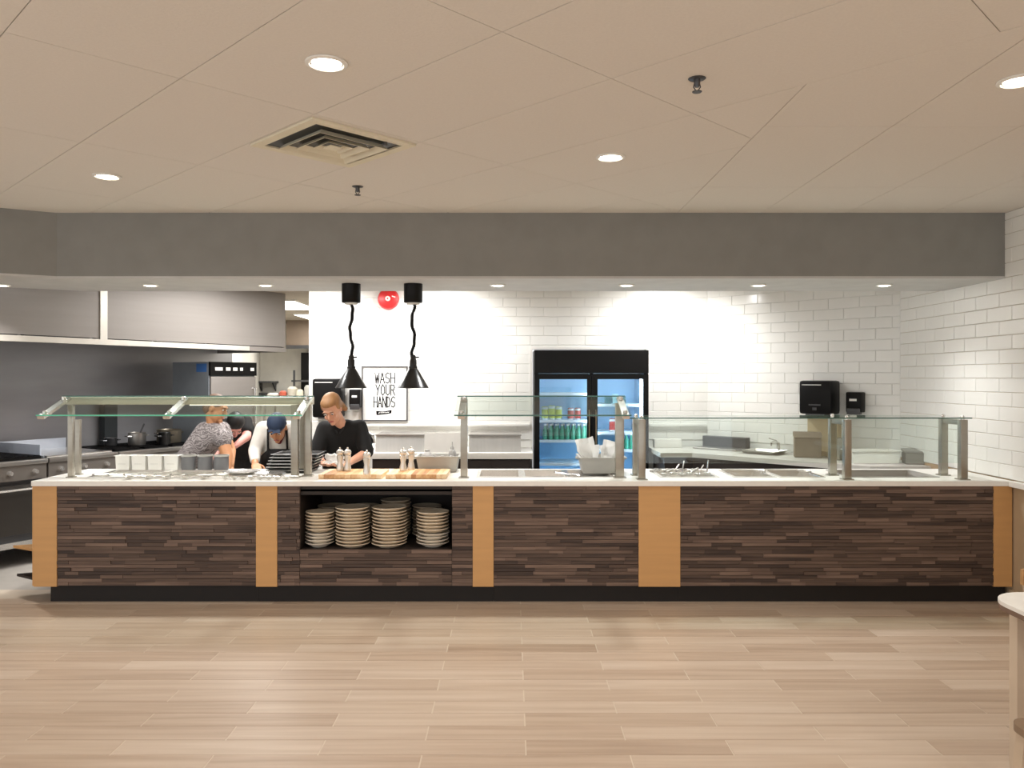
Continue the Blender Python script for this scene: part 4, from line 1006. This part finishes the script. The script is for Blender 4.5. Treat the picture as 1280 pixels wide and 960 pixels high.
# utensils
def tongs(x, y, z, L, rz, lab, g):
    t = thing('serving_tongs', lab, 'tongs', (x, y, z), rz, g)
    for s in (-1, 1):
        bm = BM(); tube(bm, [(-L/2, 0, .004), (-L*.2, s*.012, .006), (L*.3, s*.022, .008), (L/2, s*.014, .004)], .006, 6); obj('arm', bm, m_bright, t, True)
    bm = BM(); lathe(bm, [(.008, 0), (.010, .004), (.008, .012)], (-L/2, 0, 0), 10); obj('hinge', bm, m_steel, t, True)
def spoon(x, y, z, L, rz, lab, g, tilt=0, r=.032):
    t = thing('serving_spoon', lab, 'spoon', (x, y, z), rz, g)
    M_ = Matrix.Rotation(-tilt, 4, 'Y')
    bm = BM(); tube(bm, [M_ @ Vector((0, 0, .01)), M_ @ Vector((L*.2, 0, .02)), M_ @ Vector((L, 0, .012))], .0055, 6); obj('handle', bm, m_bright, t, True)
    bm = BM(); lathe(bm, [(.003, 0), (r*.7, .006), (r, .02), (r*.93, .02), (r*.6, .009), (.003, .004)], (-r*.7, 0, 0), 14); obj('bowl', bm, m_bright, t, True)
rr = random.Random(3)
for i in range(7):
    tongs(-3.0+i*.115, 6.02, CT+.008, .27, .62, 'steel serving tongs lying across the wells by the white insert pans', 'tongs by the insert pans')
for i in range(5):
    spoon(-2.75+i*.135, 5.80, CT+.002, .16, .45, 'steel serving spoon lying in front of the grey crocks', 'spoons by the crocks')
for i in range(8):
    spoon(-2.05+.062*i, 5.765, CT+.002, .10, .9+.05*(i % 3), 'small steel spoon in the loose heap by the wide guard post', 'spoons in a heap', 0, .024)
for i in range(6):
    spoon(1.14+.062*i, 5.95, CT+.006+.006*(i % 2), .17+.02*(i % 3), 1.0+.14*(i % 3), 'steel ladle lying in the pan full of tools', 'ladles in the pan', .14+.12*(i % 3), .029)
for i in range(4):
    tongs(1.12+.10*i, 6.26, CT+.008, .18, 1.0+.1*(i % 2), 'steel tongs lying behind the ladles', 'tongs behind the ladles')
for i, x in enumerate((1.90, 2.24)):
    spoon(x, 6.12, CT+.007, .30, 2.7, 'steel spoon resting across the pan under the flat glass', 'spoons on the flat-glass pans')
tongs(.41, 6.0, CT+.008, .26, -.9, 'steel tongs between two empty pans facing the cooler', None)
# plates/platters near the chef
for i, (x, y, r) in enumerate(((-2.06, 6.12, .13), (-1.81, 5.985, .115))):
    bm = BM(); lathe(bm, [(r*.6, .001), (r*.62, .005), (r, .02), (r*.99, .024), (r*.6, .01), (.001, .008)], n=28)
    tag(obj('serving_platter', bm, m_bright, None, True, loc=(x, y, CT)), ('large round steel platter behind the heap of spoons', 'smaller round steel platter next to the sheet pans')[i], 'platter')
# stack of dark sheet pans by the guard end
t0 = None
for i in range(6):
    x = -1.62+.012*i; t = thing('sheet_pan', 'dark sheet pan in the stack in front of the chef', 'sheet pan', (-1.72+.010*i, 6.285, CT+.002+i*.0245), 0, 'stacked sheet pans')
    bm = BM(); pan_shape(bm, .36, .30, .022, .010, .003, .95, .023); obj('pan_shell', bm, m_blackm if i < 5 else m_steeld, t)
    bm = BM(); bar(bm, (-.18, -.151, .0225), (.18, -.151, .0225), .004, .004); bar(bm, (.181, -.15, .0225), (.181, .15, .0225), .004, .004); obj('rolled_rim', bm, m_bright, t)

# ================================================================== PEOPLE
def sph(c, r, n=10, m=7):
    c = Vector(c); R3 = r if isinstance(r, (tuple, list)) else (r, r, r); out = []
    for j in range(m+1):
        th = PI*j/m
        for i in range(n if 0 < j < m else 1):
            a = 2*PI*i/n; out.append(c+Vector((R3[0]*math.sin(th)*math.cos(a), R3[1]*math.sin(th)*math.sin(a), R3[2]*math.cos(th))))
    return out
def hull(bm, pts):
    v = [bm.verts.new(p) for p in pts]; r = bmesh.ops.convex_hull(bm, input=v)
    junk = {g for g in r['geom_interior'] if isinstance(g, bmesh.types.BMVert)}
    bmesh.ops.delete(bm, geom=list(junk), context='VERTS')
def cap(bm, a, ra, b, rb): hull(bm, sph(a, ra)+sph(b, rb))
def ell(bm, c, r, M=None):
    p = sph((0, 0, 0), r, 16, 12); M = M or Matrix()
    hull(bm, [M @ (q+Vector(c)) for q in p])
def blob(name, bm, m, parent, voxel=.009, smooth=6):
    """union of overlapping volumes -> one continuous surface"""
    bmesh.ops.recalc_face_normals(bm, faces=bm.faces)
    me = bpy.data.meshes.new('tmp'); bm.to_mesh(me); bm.free(); o = bpy.data.objects.new('tmp', me); C.objects.link(o)
    md = o.modifiers.new('r', 'REMESH'); md.mode = 'VOXEL'; md.voxel_size = voxel; md.use_smooth_shade = True
    s = o.modifiers.new('s', 'SMOOTH'); s.iterations = smooth; s.factor = .5
    dg = bpy.context.evaluated_depsgraph_get(); dg.update()
    out = bpy.data.meshes.new_from_object(o.evaluated_get(dg)); bpy.data.objects.remove(o)
    out.transform(ROOT[parent.name].inverted()); out.materials.clear(); out.materials.append(m)
    for p in out.polygons: p.use_smooth = True
    ob = bpy.data.objects.new(name, out); C.objects.link(ob); ob.parent = parent; return ob
def head(bm, M):
    """head about 0.23 high in a local frame, origin at its centre, face along -y"""
    ell(bm, (0, .012, .03), (.073, .092, .088), M); ell(bm, (0, -.02, -.045), (.057, .066, .07), M)
    ell(bm, (0, -.075, -.09), (.022, .018, .018), M)                      # chin
    a, b = M @ Vector((0, -.085, .012)), M @ Vector((0, -.105, -.022)); cap(bm, a, .008, b, .013)   # nose
    for s in (-1, 1):
        ell(bm, (s*.073, .008, -.008), (.009, .018, .03), M)              # ears
        ell(bm, (s*.032, -.07, -.028), (.022, .018, .02), M)              # cheeks
    ell(bm, (0, -.079, .032), (.052, .014, .010), M)                      # brow
def face(parent, M, lip=(176, 96, 88)):
    for s in (-1, 1):
        bm = BM(); ell(bm, (s*.031, -.080, .008), (.0125, .008, .008), M); bm.transform(ROOT[parent.name].inverted()); obj('eye', bm, mat('eye_white', (236, 230, 224), .2), parent, True)
        bm = BM(); ell(bm, (s*.031, -.0865, .007), (.006, .003, .006), M); bm.transform(ROOT[parent.name].inverted()); obj('iris', bm, mat('eye_dark', (48, 36, 28), .2), parent, True)
        bm = BM(); ell(bm, (s*.032, -.088, .030), (.020, .005, .004), M); bm.transform(ROOT[parent.name].inverted()); obj('eyebrow', bm, mat('brow', (110, 80, 56), .7), parent, True)
    bm = BM(); ell(bm, (0, -.088, -.062), (.024, .006, .007), M); bm.transform(ROOT[parent.name].inverted()); obj('mouth', bm, mat('lips', lip, .4), parent, True)
def hand(bm, wr, d, n, side, curl=.5):
    """palm and five fingers; d towards the fingertips, n out of the palm"""
    wr = Vector(wr); d = Vector(d).normalized(); n = Vector(n); n = (n-d*n.dot(d)).normalized(); s = d.cross(n)*side
    k = wr+d*.085
    hull(bm, [p for q in (-.03, -.01, .012, .032) for p in sph(k+s*q, .012, 8, 5)]+[p for q in (-.02, .02) for p in sph(wr+d*.012+s*q, .014, 8, 5)])
    for i, (q, L) in enumerate(((-.032, .062), (-.011, .074), (.011, .080), (.032, .072))):
        p = k+s*q; ang_ = curl*.5; dd = d
        for seg in range(3):
            dd = (d*math.cos(ang_)+n*math.sin(ang_)).normalized(); e = p+dd*L*(.44, .32, .24)[seg]+s*q*.06
            cap(bm, p, .0095-.001*seg, e, .0088-.001*seg); p = e; ang_ += curl*.8
    p = wr+d*.03+s*.03; e = p+(d*.6+s*.75+n*.3).normalized()*.038; f = e+(d*.85+s*.25+n*.45).normalized()*.034
    cap(bm, p, .014, e, .011); cap(bm, e, .011, f, .009)
def R3(x, y, z): return Euler((x, y, z), 'XYZ').to_matrix().to_4x4()
def legs(bm, hip, y, z, foot, rs=(.085, .058, .042), spread=.09):
    for s in (-1, 1):
        h = (hip+s*spread, y, z); k = (hip+s*spread*1.05, y-.03, .48); a = (hip+s*spread, y+.03, .085); cap(bm, h, rs[0], k, rs[1]); cap(bm, k, rs[1], a, rs[2])
        cap(bm, (hip+s*spread, y+.04, .04), .04, (hip+s*spread*1.2, y-.14, .034), .034)

# ---- woman in black
t = thing('person', 'person with tied-back blond hair in a black polo shirt folding a white napkin', 'person', (-1.44, 6.92, 0))
HM = T((-1.490, 6.62, 1.352)) @ R3(.58, -.12, -.20)
shL, shR = Vector((-1.595, 6.80, 1.185)), Vector((-1.300, 6.82, 1.195))
elL, elR = Vector((-1.635, 6.70, .99)), Vector((-1.225, 6.72, .985)); wrL, wrR = Vector((-1.545, 6.52, .925)), Vector((-1.325, 6.50, .925))
bm = BM(); head(bm, HM); cap(bm, HM @ Vector((0, .03, -.06)), .048, (-1.45, 6.78, 1.21), .055)
cap(bm, shL, .05, elL, .040); cap(bm, elL, .040, wrL, .027); cap(bm, shR, .05, elR, .040); cap(bm, elR, .040, wrR, .027)
hand(bm, wrL, (.75, -.30, -.12), (.1, -.3, .9), 1, .55); hand(bm, wrR, (-.8, -.25, -.12), (.1, -.3, .9), -1, .55)
hull(bm, sph((-1.56, 6.82, 1.15), .08)+sph((-1.33, 6.84, 1.15), .08)+sph((-1.50, 6.90, .95), .10)+sph((-1.38, 6.90, .95), .10)); cap(bm, (-1.5, 6.92, .9), .1, (-1.38, 6.92, .9), .1)
legs(bm, -1.44, 6.94, .88, 0)
b = blob('body', bm, m_skin, t, .007, 5); face(t, HM)
bm = BM()
hull(bm, sph((-1.575, 6.80, 1.165), .085)+sph((-1.315, 6.82, 1.17), .085)+sph((-1.53, 6.86, 1.0), .105)+sph((-1.36, 6.86, 1.0), .105)); hull(bm, sph((-1.53, 6.86, 1.0), .105)+sph((-1.36, 6.86, 1.0), .105)+sph((-1.53, 6.93, .84), .115)+sph((-1.35, 6.93, .84), .115))
cap(bm, shL, .068, elL+Vector((0, 0, .012)), .066); cap(bm, shR, .068, elR+Vector((0, 0, .012)), .066); cap(bm, (-1.50, 6.76, 1.205), .05, (-1.40, 6.80, 1.21), .055)
m_shirt = mat('black_shirt', (19, 18, 18), .9, noise=(30, 30, 30, .1)); s_ = blob('polo_shirt', bm, m_shirt, t, .011, 6)
bm = BM(); legs(bm, -1.44, 6.94, .84, 0, (.105, .078, .062)); blob('trousers', bm, mat('black_trousers', (32, 30, 30), .8), t, .013, 5)
bm = BM(); ell(bm, (0, .034, .05), (.081, .096, .084), HM); ell(bm, (0, .075, .0), (.07, .05, .07), HM)
ell(bm, (0, -.008, .082), (.070, .072, .040), HM)
for q in (-1, 1): ell(bm, (q*.069, .012, .035), (.014, .045, .04), HM)
cap(bm, HM @ Vector((.02, .11, -.01)), .035, HM @ Vector((.05, .13, -.09)), .022)
blob('hair', bm, mat('blond_hair', (160, 116, 74), .6, noise=(60, 10, 10, .15)), t, .007, 3)
bm = BM()
for q in (-1, 1):
    hull(bm, [Vector(p) for p in sph((-1.46+q*.035, 6.735, 1.185), .014, 8, 5)+sph((-1.46+q*.06, 6.79, 1.235), .014, 8, 5)+sph((-1.46+q*.012, 6.72, 1.15), .008, 8, 5)])
blob('collar', bm, mat('black_collar', (20, 20, 21), .7), t, .006, 2)
bm = BM()
for z_ in (1.13, 1.09): ell(bm, (-1.46, 6.742, z_), (.006, .004, .006))
obj('shirt_buttons', bm, m_white, t, True, world=True)
bm = BM()
n = 8; vs = [[bm.verts.new((-.075+.15*i/n+.01*math.sin(j*1.7), -.05+.1*j/n, .045*math.sin(PI*i/n)*(.7+.3*math.sin(j*1.3))+.012*math.sin(i*2+j)+.05*abs(j/n-.5))) for i in range(n+1)] for j in range(n+1)]
for j in range(n):
    for i in range(n): bm.faces.new((vs[j][i], vs[j][i+1], vs[j+1][i+1], vs[j+1][i]))
bmesh.ops.solidify(bm, geom=bm.faces[:], thickness=.02); bm.transform(R3(.9, .2, .2))
tag(obj('cloth_napkin', bm, mat('napkin', (247, 246, 243)), None, True, loc=(-1.435, 6.455, .935)), 'crumpled white napkin held by the woman in black', 'napkin')
# chair-like gear behind her: chrome whisk holder at the worktop corner
t = thing('whisk_mixer', 'chrome and black hand mixer standing behind the woman in black', 'mixer', (X(463, 8.2)-.045, 8.3, BZ+.001))
bm = BM(); lathe(bm, [(.06, 0), (.065, .02), (.045, .05)], n=16); obj('base', bm, m_black, t, True)
bm = BM(); tube(bm, [(-.02, 0, .05), (-.03, 0, .14), (0, 0, .19), (.05, 0, .16), (.06, 0, .08)], .022, 10); obj('arm', bm, m_bright, t, True)
bm = BM(); tube(bm, [(.03, -.03, .02), (.05, -.03, .12), (.02, -.03, .17)], .012, 8); obj('cable', bm, m_black, t, True)

# ---- chef in white with dark cap, bent over the counter
t = thing('person', 'person in a white jacket with black apron and dark blue cap bending forward', 'person', (-2.06, 7.35, 0))
HM = T((-2.015, 6.87, 1.185)) @ R3(.72, .0, .05)
shL, shR = Vector((-2.185, 7.02, 1.165)), Vector((-1.895, 7.02, 1.165)); elL, elR = Vector((-2.235, 6.95, .98)), Vector((-1.82, 6.95, .98)); wrL, wrR = Vector((-2.165, 6.74, .885)), Vector((-1.83, 6.76, .90))
bm = BM(); head(bm, HM); cap(bm, HM @ Vector((0, .04, -.05)), .05, (-2.04, 7.05, 1.17), .06)
for a, e, w_ in ((shL, elL, wrL), (shR, elR, wrR)): cap(bm, a, .052, e, .042); cap(bm, e, .042, w_, .029)
hand(bm, wrL, (.35, -.75, -.15), (.1, 0, -1), 1, .35); hand(bm, wrR, (-.1, -.8, -.12), (.1, 0, -1), -1, .35)
hull(bm, sph((-2.15, 7.06, 1.14), .08)+sph((-1.93, 7.06, 1.14), .08)+sph((-2.12, 7.28, .95), .1)+sph((-1.97, 7.28, .95), .1)); legs(bm, -2.05, 7.36, .9, 0)
blob('body', bm, m_skin2, t, .007, 5); face(t, HM)
bm = BM(); hull(bm, sph((-2.165, 7.04, 1.15), .09)+sph((-1.915, 7.04, 1.15), .09)+sph((-2.14, 7.10, .98), .10)+sph((-1.94, 7.10, .98), .10)); hull(bm, sph((-2.14, 7.10, .98), .1)+sph((-1.94, 7.10, .98), .1)+sph((-2.14, 7.30, .86), .115)+sph((-1.95, 7.30, .86), .115))
for a, e, w_ in ((shL, elL, wrL), (shR, elR, wrR)): cap(bm, a, .072, e, .058); cap(bm, e, .058, e+(w_-e)*.72, .042)
blob('chef_jacket', bm, mat('white_jacket', (226, 222, 214), .85, noise=(20, 20, 20, .05)), t, .011, 6)
bm = BM(); legs(bm, -2.05, 7.36, .86, 0, (.105, .078, .062)); blob('trousers', bm, mat('black_trousers', (32, 30, 30)), t, .013, 5)
bm = BM(); hull(bm, sph((-2.11, 6.995, .945), .05)+sph((-1.97, 6.995, .945), .05)+sph((-2.15, 7.06, .90), .07)+sph((-1.93, 7.06, .90), .07)); hull(bm, sph((-2.15, 7.06, .90), .07)+sph((-1.93, 7.06, .90), .07)+sph((-2.17, 7.20, .55), .06)+sph((-1.92, 7.20, .55), .06))
for q in (-1, 1): cap(bm, (-2.04+q*.085, 6.965, .97), .013, (-2.04+q*.080, 6.95, 1.17), .012)
blob('apron', bm, mat('black_apron', (26, 24, 25), .8), t, .01, 3)
bm = BM(); hull(bm, sph((-2.045, 6.95, 1.12), .03)+sph((-2.0, 6.95, 1.12), .03)+sph((-2.02, 6.945, 1.06), .022)); blob('neckerchief', bm, mat('maroon_cloth', (110, 34, 44), .8), t, .007, 2)
bm = BM(); ell(bm, (0, .012, .055), (.083, .100, .078), HM); hull(bm, [HM @ Vector(p) for p in ((-.06, -.085, .05), (.06, -.085, .05), (-.05, -.13, .045), (.05, -.13, .045), (-.06, -.08, .06), (.06, -.08, .06))])
blob('cap', bm, mat('navy_cap', (32, 48, 74), .7), t, .007, 3)
bm = BM(); ell(bm, (0, .07, -.01), (.07, .04, .05), HM); blob('hair', bm, mat('dark_hair', (52, 38, 30), .6), t, .008, 3)

# ---- leaning cook in grey patterned top
t = thing('person', 'person in a grey patterned short-sleeved top leaning over the cook side of the counter', 'person', (-2.80, 7.15, 0))
HM = T((-2.585, 7.0, 1.345)) @ R3(.3, .12, 1.45)
shN, shF = Vector((-2.500, 6.90, 1.10)), Vector((-2.60, 7.18, 1.15)); elN, elF = Vector((-2.435, 6.84, .945)), Vector((-2.52, 7.16, .96)); wrN, wrF = Vector((-2.395, 6.72, .81)), Vector((-2.47, 7.02, .84))
bm = BM(); head(bm, HM); cap(bm, HM @ Vector((0, .03, -.06)), .048, (-2.62, 7.03, 1.18), .062)
for a, e, w_ in ((shN, elN, wrN), (shF, elF, wrF)): cap(bm, a, .058, e, .05); cap(bm, e, .05, w_, .031)
hand(bm, wrN, (.3, -.6, -.5), (-.4, -.2, -.8), 1, .4); hand(bm, wrF, (.1, -.7, -.4), (-.3, 0, -1), -1, .4)
hull(bm, sph((-2.60, 6.95, 1.10), .1)+sph((-2.66, 7.15, 1.12), .09)+sph((-2.84, 7.05, .88), .11)+sph((-2.86, 7.22, .88), .11)); legs(bm, -2.86, 7.15, .86, 0)
blob('body', bm, m_skin2, t, .007, 5); face(t, HM)
# top with a woven pattern
mp = bpy.data.materials.new('patterned_top'); mp.use_nodes = True; nt = mp.node_tree; bs = nt.nodes['Principled BSDF']; bs.inputs['Roughness'].default_value = .85
tc = nt.nodes.new('ShaderNodeTexCoord'); wv = nt.nodes.new('ShaderNodeTexWave'); wv.inputs['Scale'].default_value = 11; wv.inputs['Distortion'].default_value = 26; wv.inputs['Detail'].default_value = 4; wv.bands_direction = 'Z'
cr = nt.nodes.new('ShaderNodeValToRGB'); cr.color_ramp.elements[0].color = S(98, 90, 90); cr.color_ramp.elements[1].color = S(168, 160, 158)
nt.links.new(tc.outputs['Object'], wv.inputs[0]); nt.links.new(wv.outputs[0], cr.inputs[0]); nt.links.new(cr.outputs[0], bs.inputs['Base Color'])
bm = BM(); hull(bm, sph((-2.57, 6.94, 1.125), .095)+sph((-2.66, 7.15, 1.14), .09)+sph((-2.70, 7.05, 1.13), .10)+sph((-2.79, 6.98, .93), .12)+sph((-2.82, 7.2, .93), .12)); hull(bm, sph((-2.79, 6.98, .93), .12)+sph((-2.82, 7.2, .93), .12)+sph((-2.90, 7.05, .78), .14)+sph((-2.90, 7.22, .78), .14))
cap(bm, shN, .078, shN+(elN-shN)*.25, .072); cap(bm, shF, .075, shF+(elF-shF)*.4, .07)
cap(bm, (-2.66, 7.03, 1.17), .07, (-2.60, 7.0, 1.16), .06)
blob('patterned_top', bm, mp, t, .011, 6)
bm = BM(); legs(bm, -2.87, 7.15, .84, 0, (.115, .082, .064)); blob('trousers', bm, mat('grey_trousers', (70, 66, 68), .8), t, .013, 5)
bm = BM(); ell(bm, (0, .02, .045), (.082, .097, .085), HM); ell(bm, (0, .07, -.01), (.068, .05, .065), HM); blob('hair', bm, mat('brown_hair', (112, 86, 68), .6), t, .008, 3)

# ---- another cook in black behind the leaning one
t = thing('person', 'person in black with bare forearms half hidden behind the leaning cook', 'person', (-2.72, 8.27, 0))
HM = T((-2.50, 7.20, 1.187)) @ R3(1.05, 0, .45)
sh1, sh2 = Vector((-2.50, 7.50, 1.20)), Vector((-2.78, 7.55, 1.16)); el1, el2 = Vector((-2.455, 7.40, 1.06)), Vector((-2.85, 7.45, .98)); wr1, wr2 = Vector((-2.52, 7.26, .98)), Vector((-2.75, 7.3, .93))
OFF = Vector((-.17, .52, -.025)); HM = T(OFF) @ HM
sh1, sh2, el1, el2, wr1, wr2 = [v+OFF for v in (sh1, sh2, el1, el2, wr1, wr2)]
bm = BM(); head(bm, HM); cap(bm, HM @ Vector((0, .03, -.06)), .048, (-2.79, 8.05, 1.145), .06)
for a, e, w_ in ((sh1, el1, wr1), (sh2, el2, wr2)): cap(bm, a, .052, e, .045); cap(bm, e, .045, w_, .03)
hand(bm, wr1, (-.5, -.5, -.2), (0, 0, -1), -1, .5); hand(bm, wr2, (.3, -.6, -.2), (0, 0, -1), 1, .5)
hull(bm, sph((-2.710, 8.080, 1.115), .08)+sph((-2.890, 8.100, 1.095), .08)+sph((-2.690, 8.240, 0.895), .1)+sph((-2.850, 8.260, 0.895), .1)); legs(bm, -2.75, 8.28, .9, 0)
blob('body', bm, mat('skin_pink', (222, 158, 146), .55), t, .008, 5); face(t, HM)
bm = BM(); hull(bm, sph((-2.700, 8.050, 1.145), .09)+sph((-2.910, 8.080, 1.115), .09)+sph((-2.690, 8.240, 0.875), .12)+sph((-2.850, 8.260, 0.875), .12)); cap(bm, sh1, .07, sh1+(el1-sh1)*.55, .066); cap(bm, sh2, .07, sh2+(el2-sh2)*.6, .066)
blob('black_shirt', bm, m_shirt, t, .011, 6)
bm = BM(); legs(bm, -2.75, 8.28, .86, 0, (.105, .078, .062)); blob('trousers', bm, mat('black_trousers', (32, 30, 30)), t, .013, 5)
bm = BM(); ell(bm, (0, .02, .045), (.083, .098, .088), HM); ell(bm, (0, .07, -.01), (.07, .05, .07), HM); blob('hair', bm, mat('black_hair', (26, 22, 22), .5), t, .008, 3)

# ================================================================== DINING TABLE AND CHAIR AT THE EDGE
t = thing('dining_table', 'white dining table with rounded corners at the edge of the room', 'table', (2.275, 2.97, 0))
def rrect(w_, d_, r, n=8):
    out = []
    for cx_, cy_, a0 in ((w_/2-r, d_/2-r, 0), (-w_/2+r, d_/2-r, PI/2), (-w_/2+r, -d_/2+r, PI), (w_/2-r, -d_/2+r, 3*PI/2)):
        for k in range(n+1): out.append((cx_+r*math.cos(a0+PI/2*k/n), cy_+r*math.sin(a0+PI/2*k/n)))
    return out
bm = BM(); prism(bm, rrect(.78, .50, .16), .735, .75); obj('table_top', bm, m_white, t)
bm = BM(); prism(bm, rrect(.776, .496, .158), .715, .7348); obj('edge_band', bm, mat('brown_edge', (122, 98, 82), .6), t)
for sx_, sy_ in ((-1, -1), (1, -1), (-1, 1), (1, 1)):
    bm = BM(); bar(bm, (sx_*.27, sy_*.19, 0), (sx_*.27, sy_*.19, .7145), .05, .05); obj('leg', bm, mat('pale_leg', (206, 188, 166), .5), t)
m_oak = mat('pale_oak', (196, 176, 152), .5, noise=(3, 3, 20, .06)); m_brn = mat('brown_seat', (132, 110, 88), .5, noise=(3, 20, 3, .08))
def chair(loc, rz, lab, bh):
    t = thing('dining_chair', lab, 'chair', loc, rz)
    bm = BM(); prism(bm, rrect(.42, .42, .06), .435, .46); obj('seat', bm, m_brn, t)
    for sx_, sy_ in ((-1, -1), (1, -1), (-1, 1), (1, 1)):
        bm = BM(); bar(bm, (sx_*.19, sy_*.19, 0), (sx_*.165, sy_*.165, .4345), .045, .045); obj('leg', bm, m_oak, t)
    for s in (-1, 1):
        bm = BM(); bar(bm, (s*.165, .16, .461), (s*.165, .20, bh-.07), .036, .028); obj('back_post', bm, m_oak, t)
    bm = BM(); pl = [(-.20, .18), (-.1, .215), (.1, .215), (.20, .18), (.20, .202), (.1, .238), (-.1, .238), (-.20, .202)]
    prism(bm, pl, bh-.069, bh); obj('backrest', bm, mat('oak_back', (188, 146, 98), .5, noise=(3, 3, 30, .08)), t)
chair((1.882, 2.50, 0), PI, 'wooden chair with brown seat pushed under the near edge of the white table'.replace('near edge', 'edge'), .78)
chair((2.52, 3.45, 0), 0, 'wooden chair with curved oak backrest between the white table and the counter', .74)
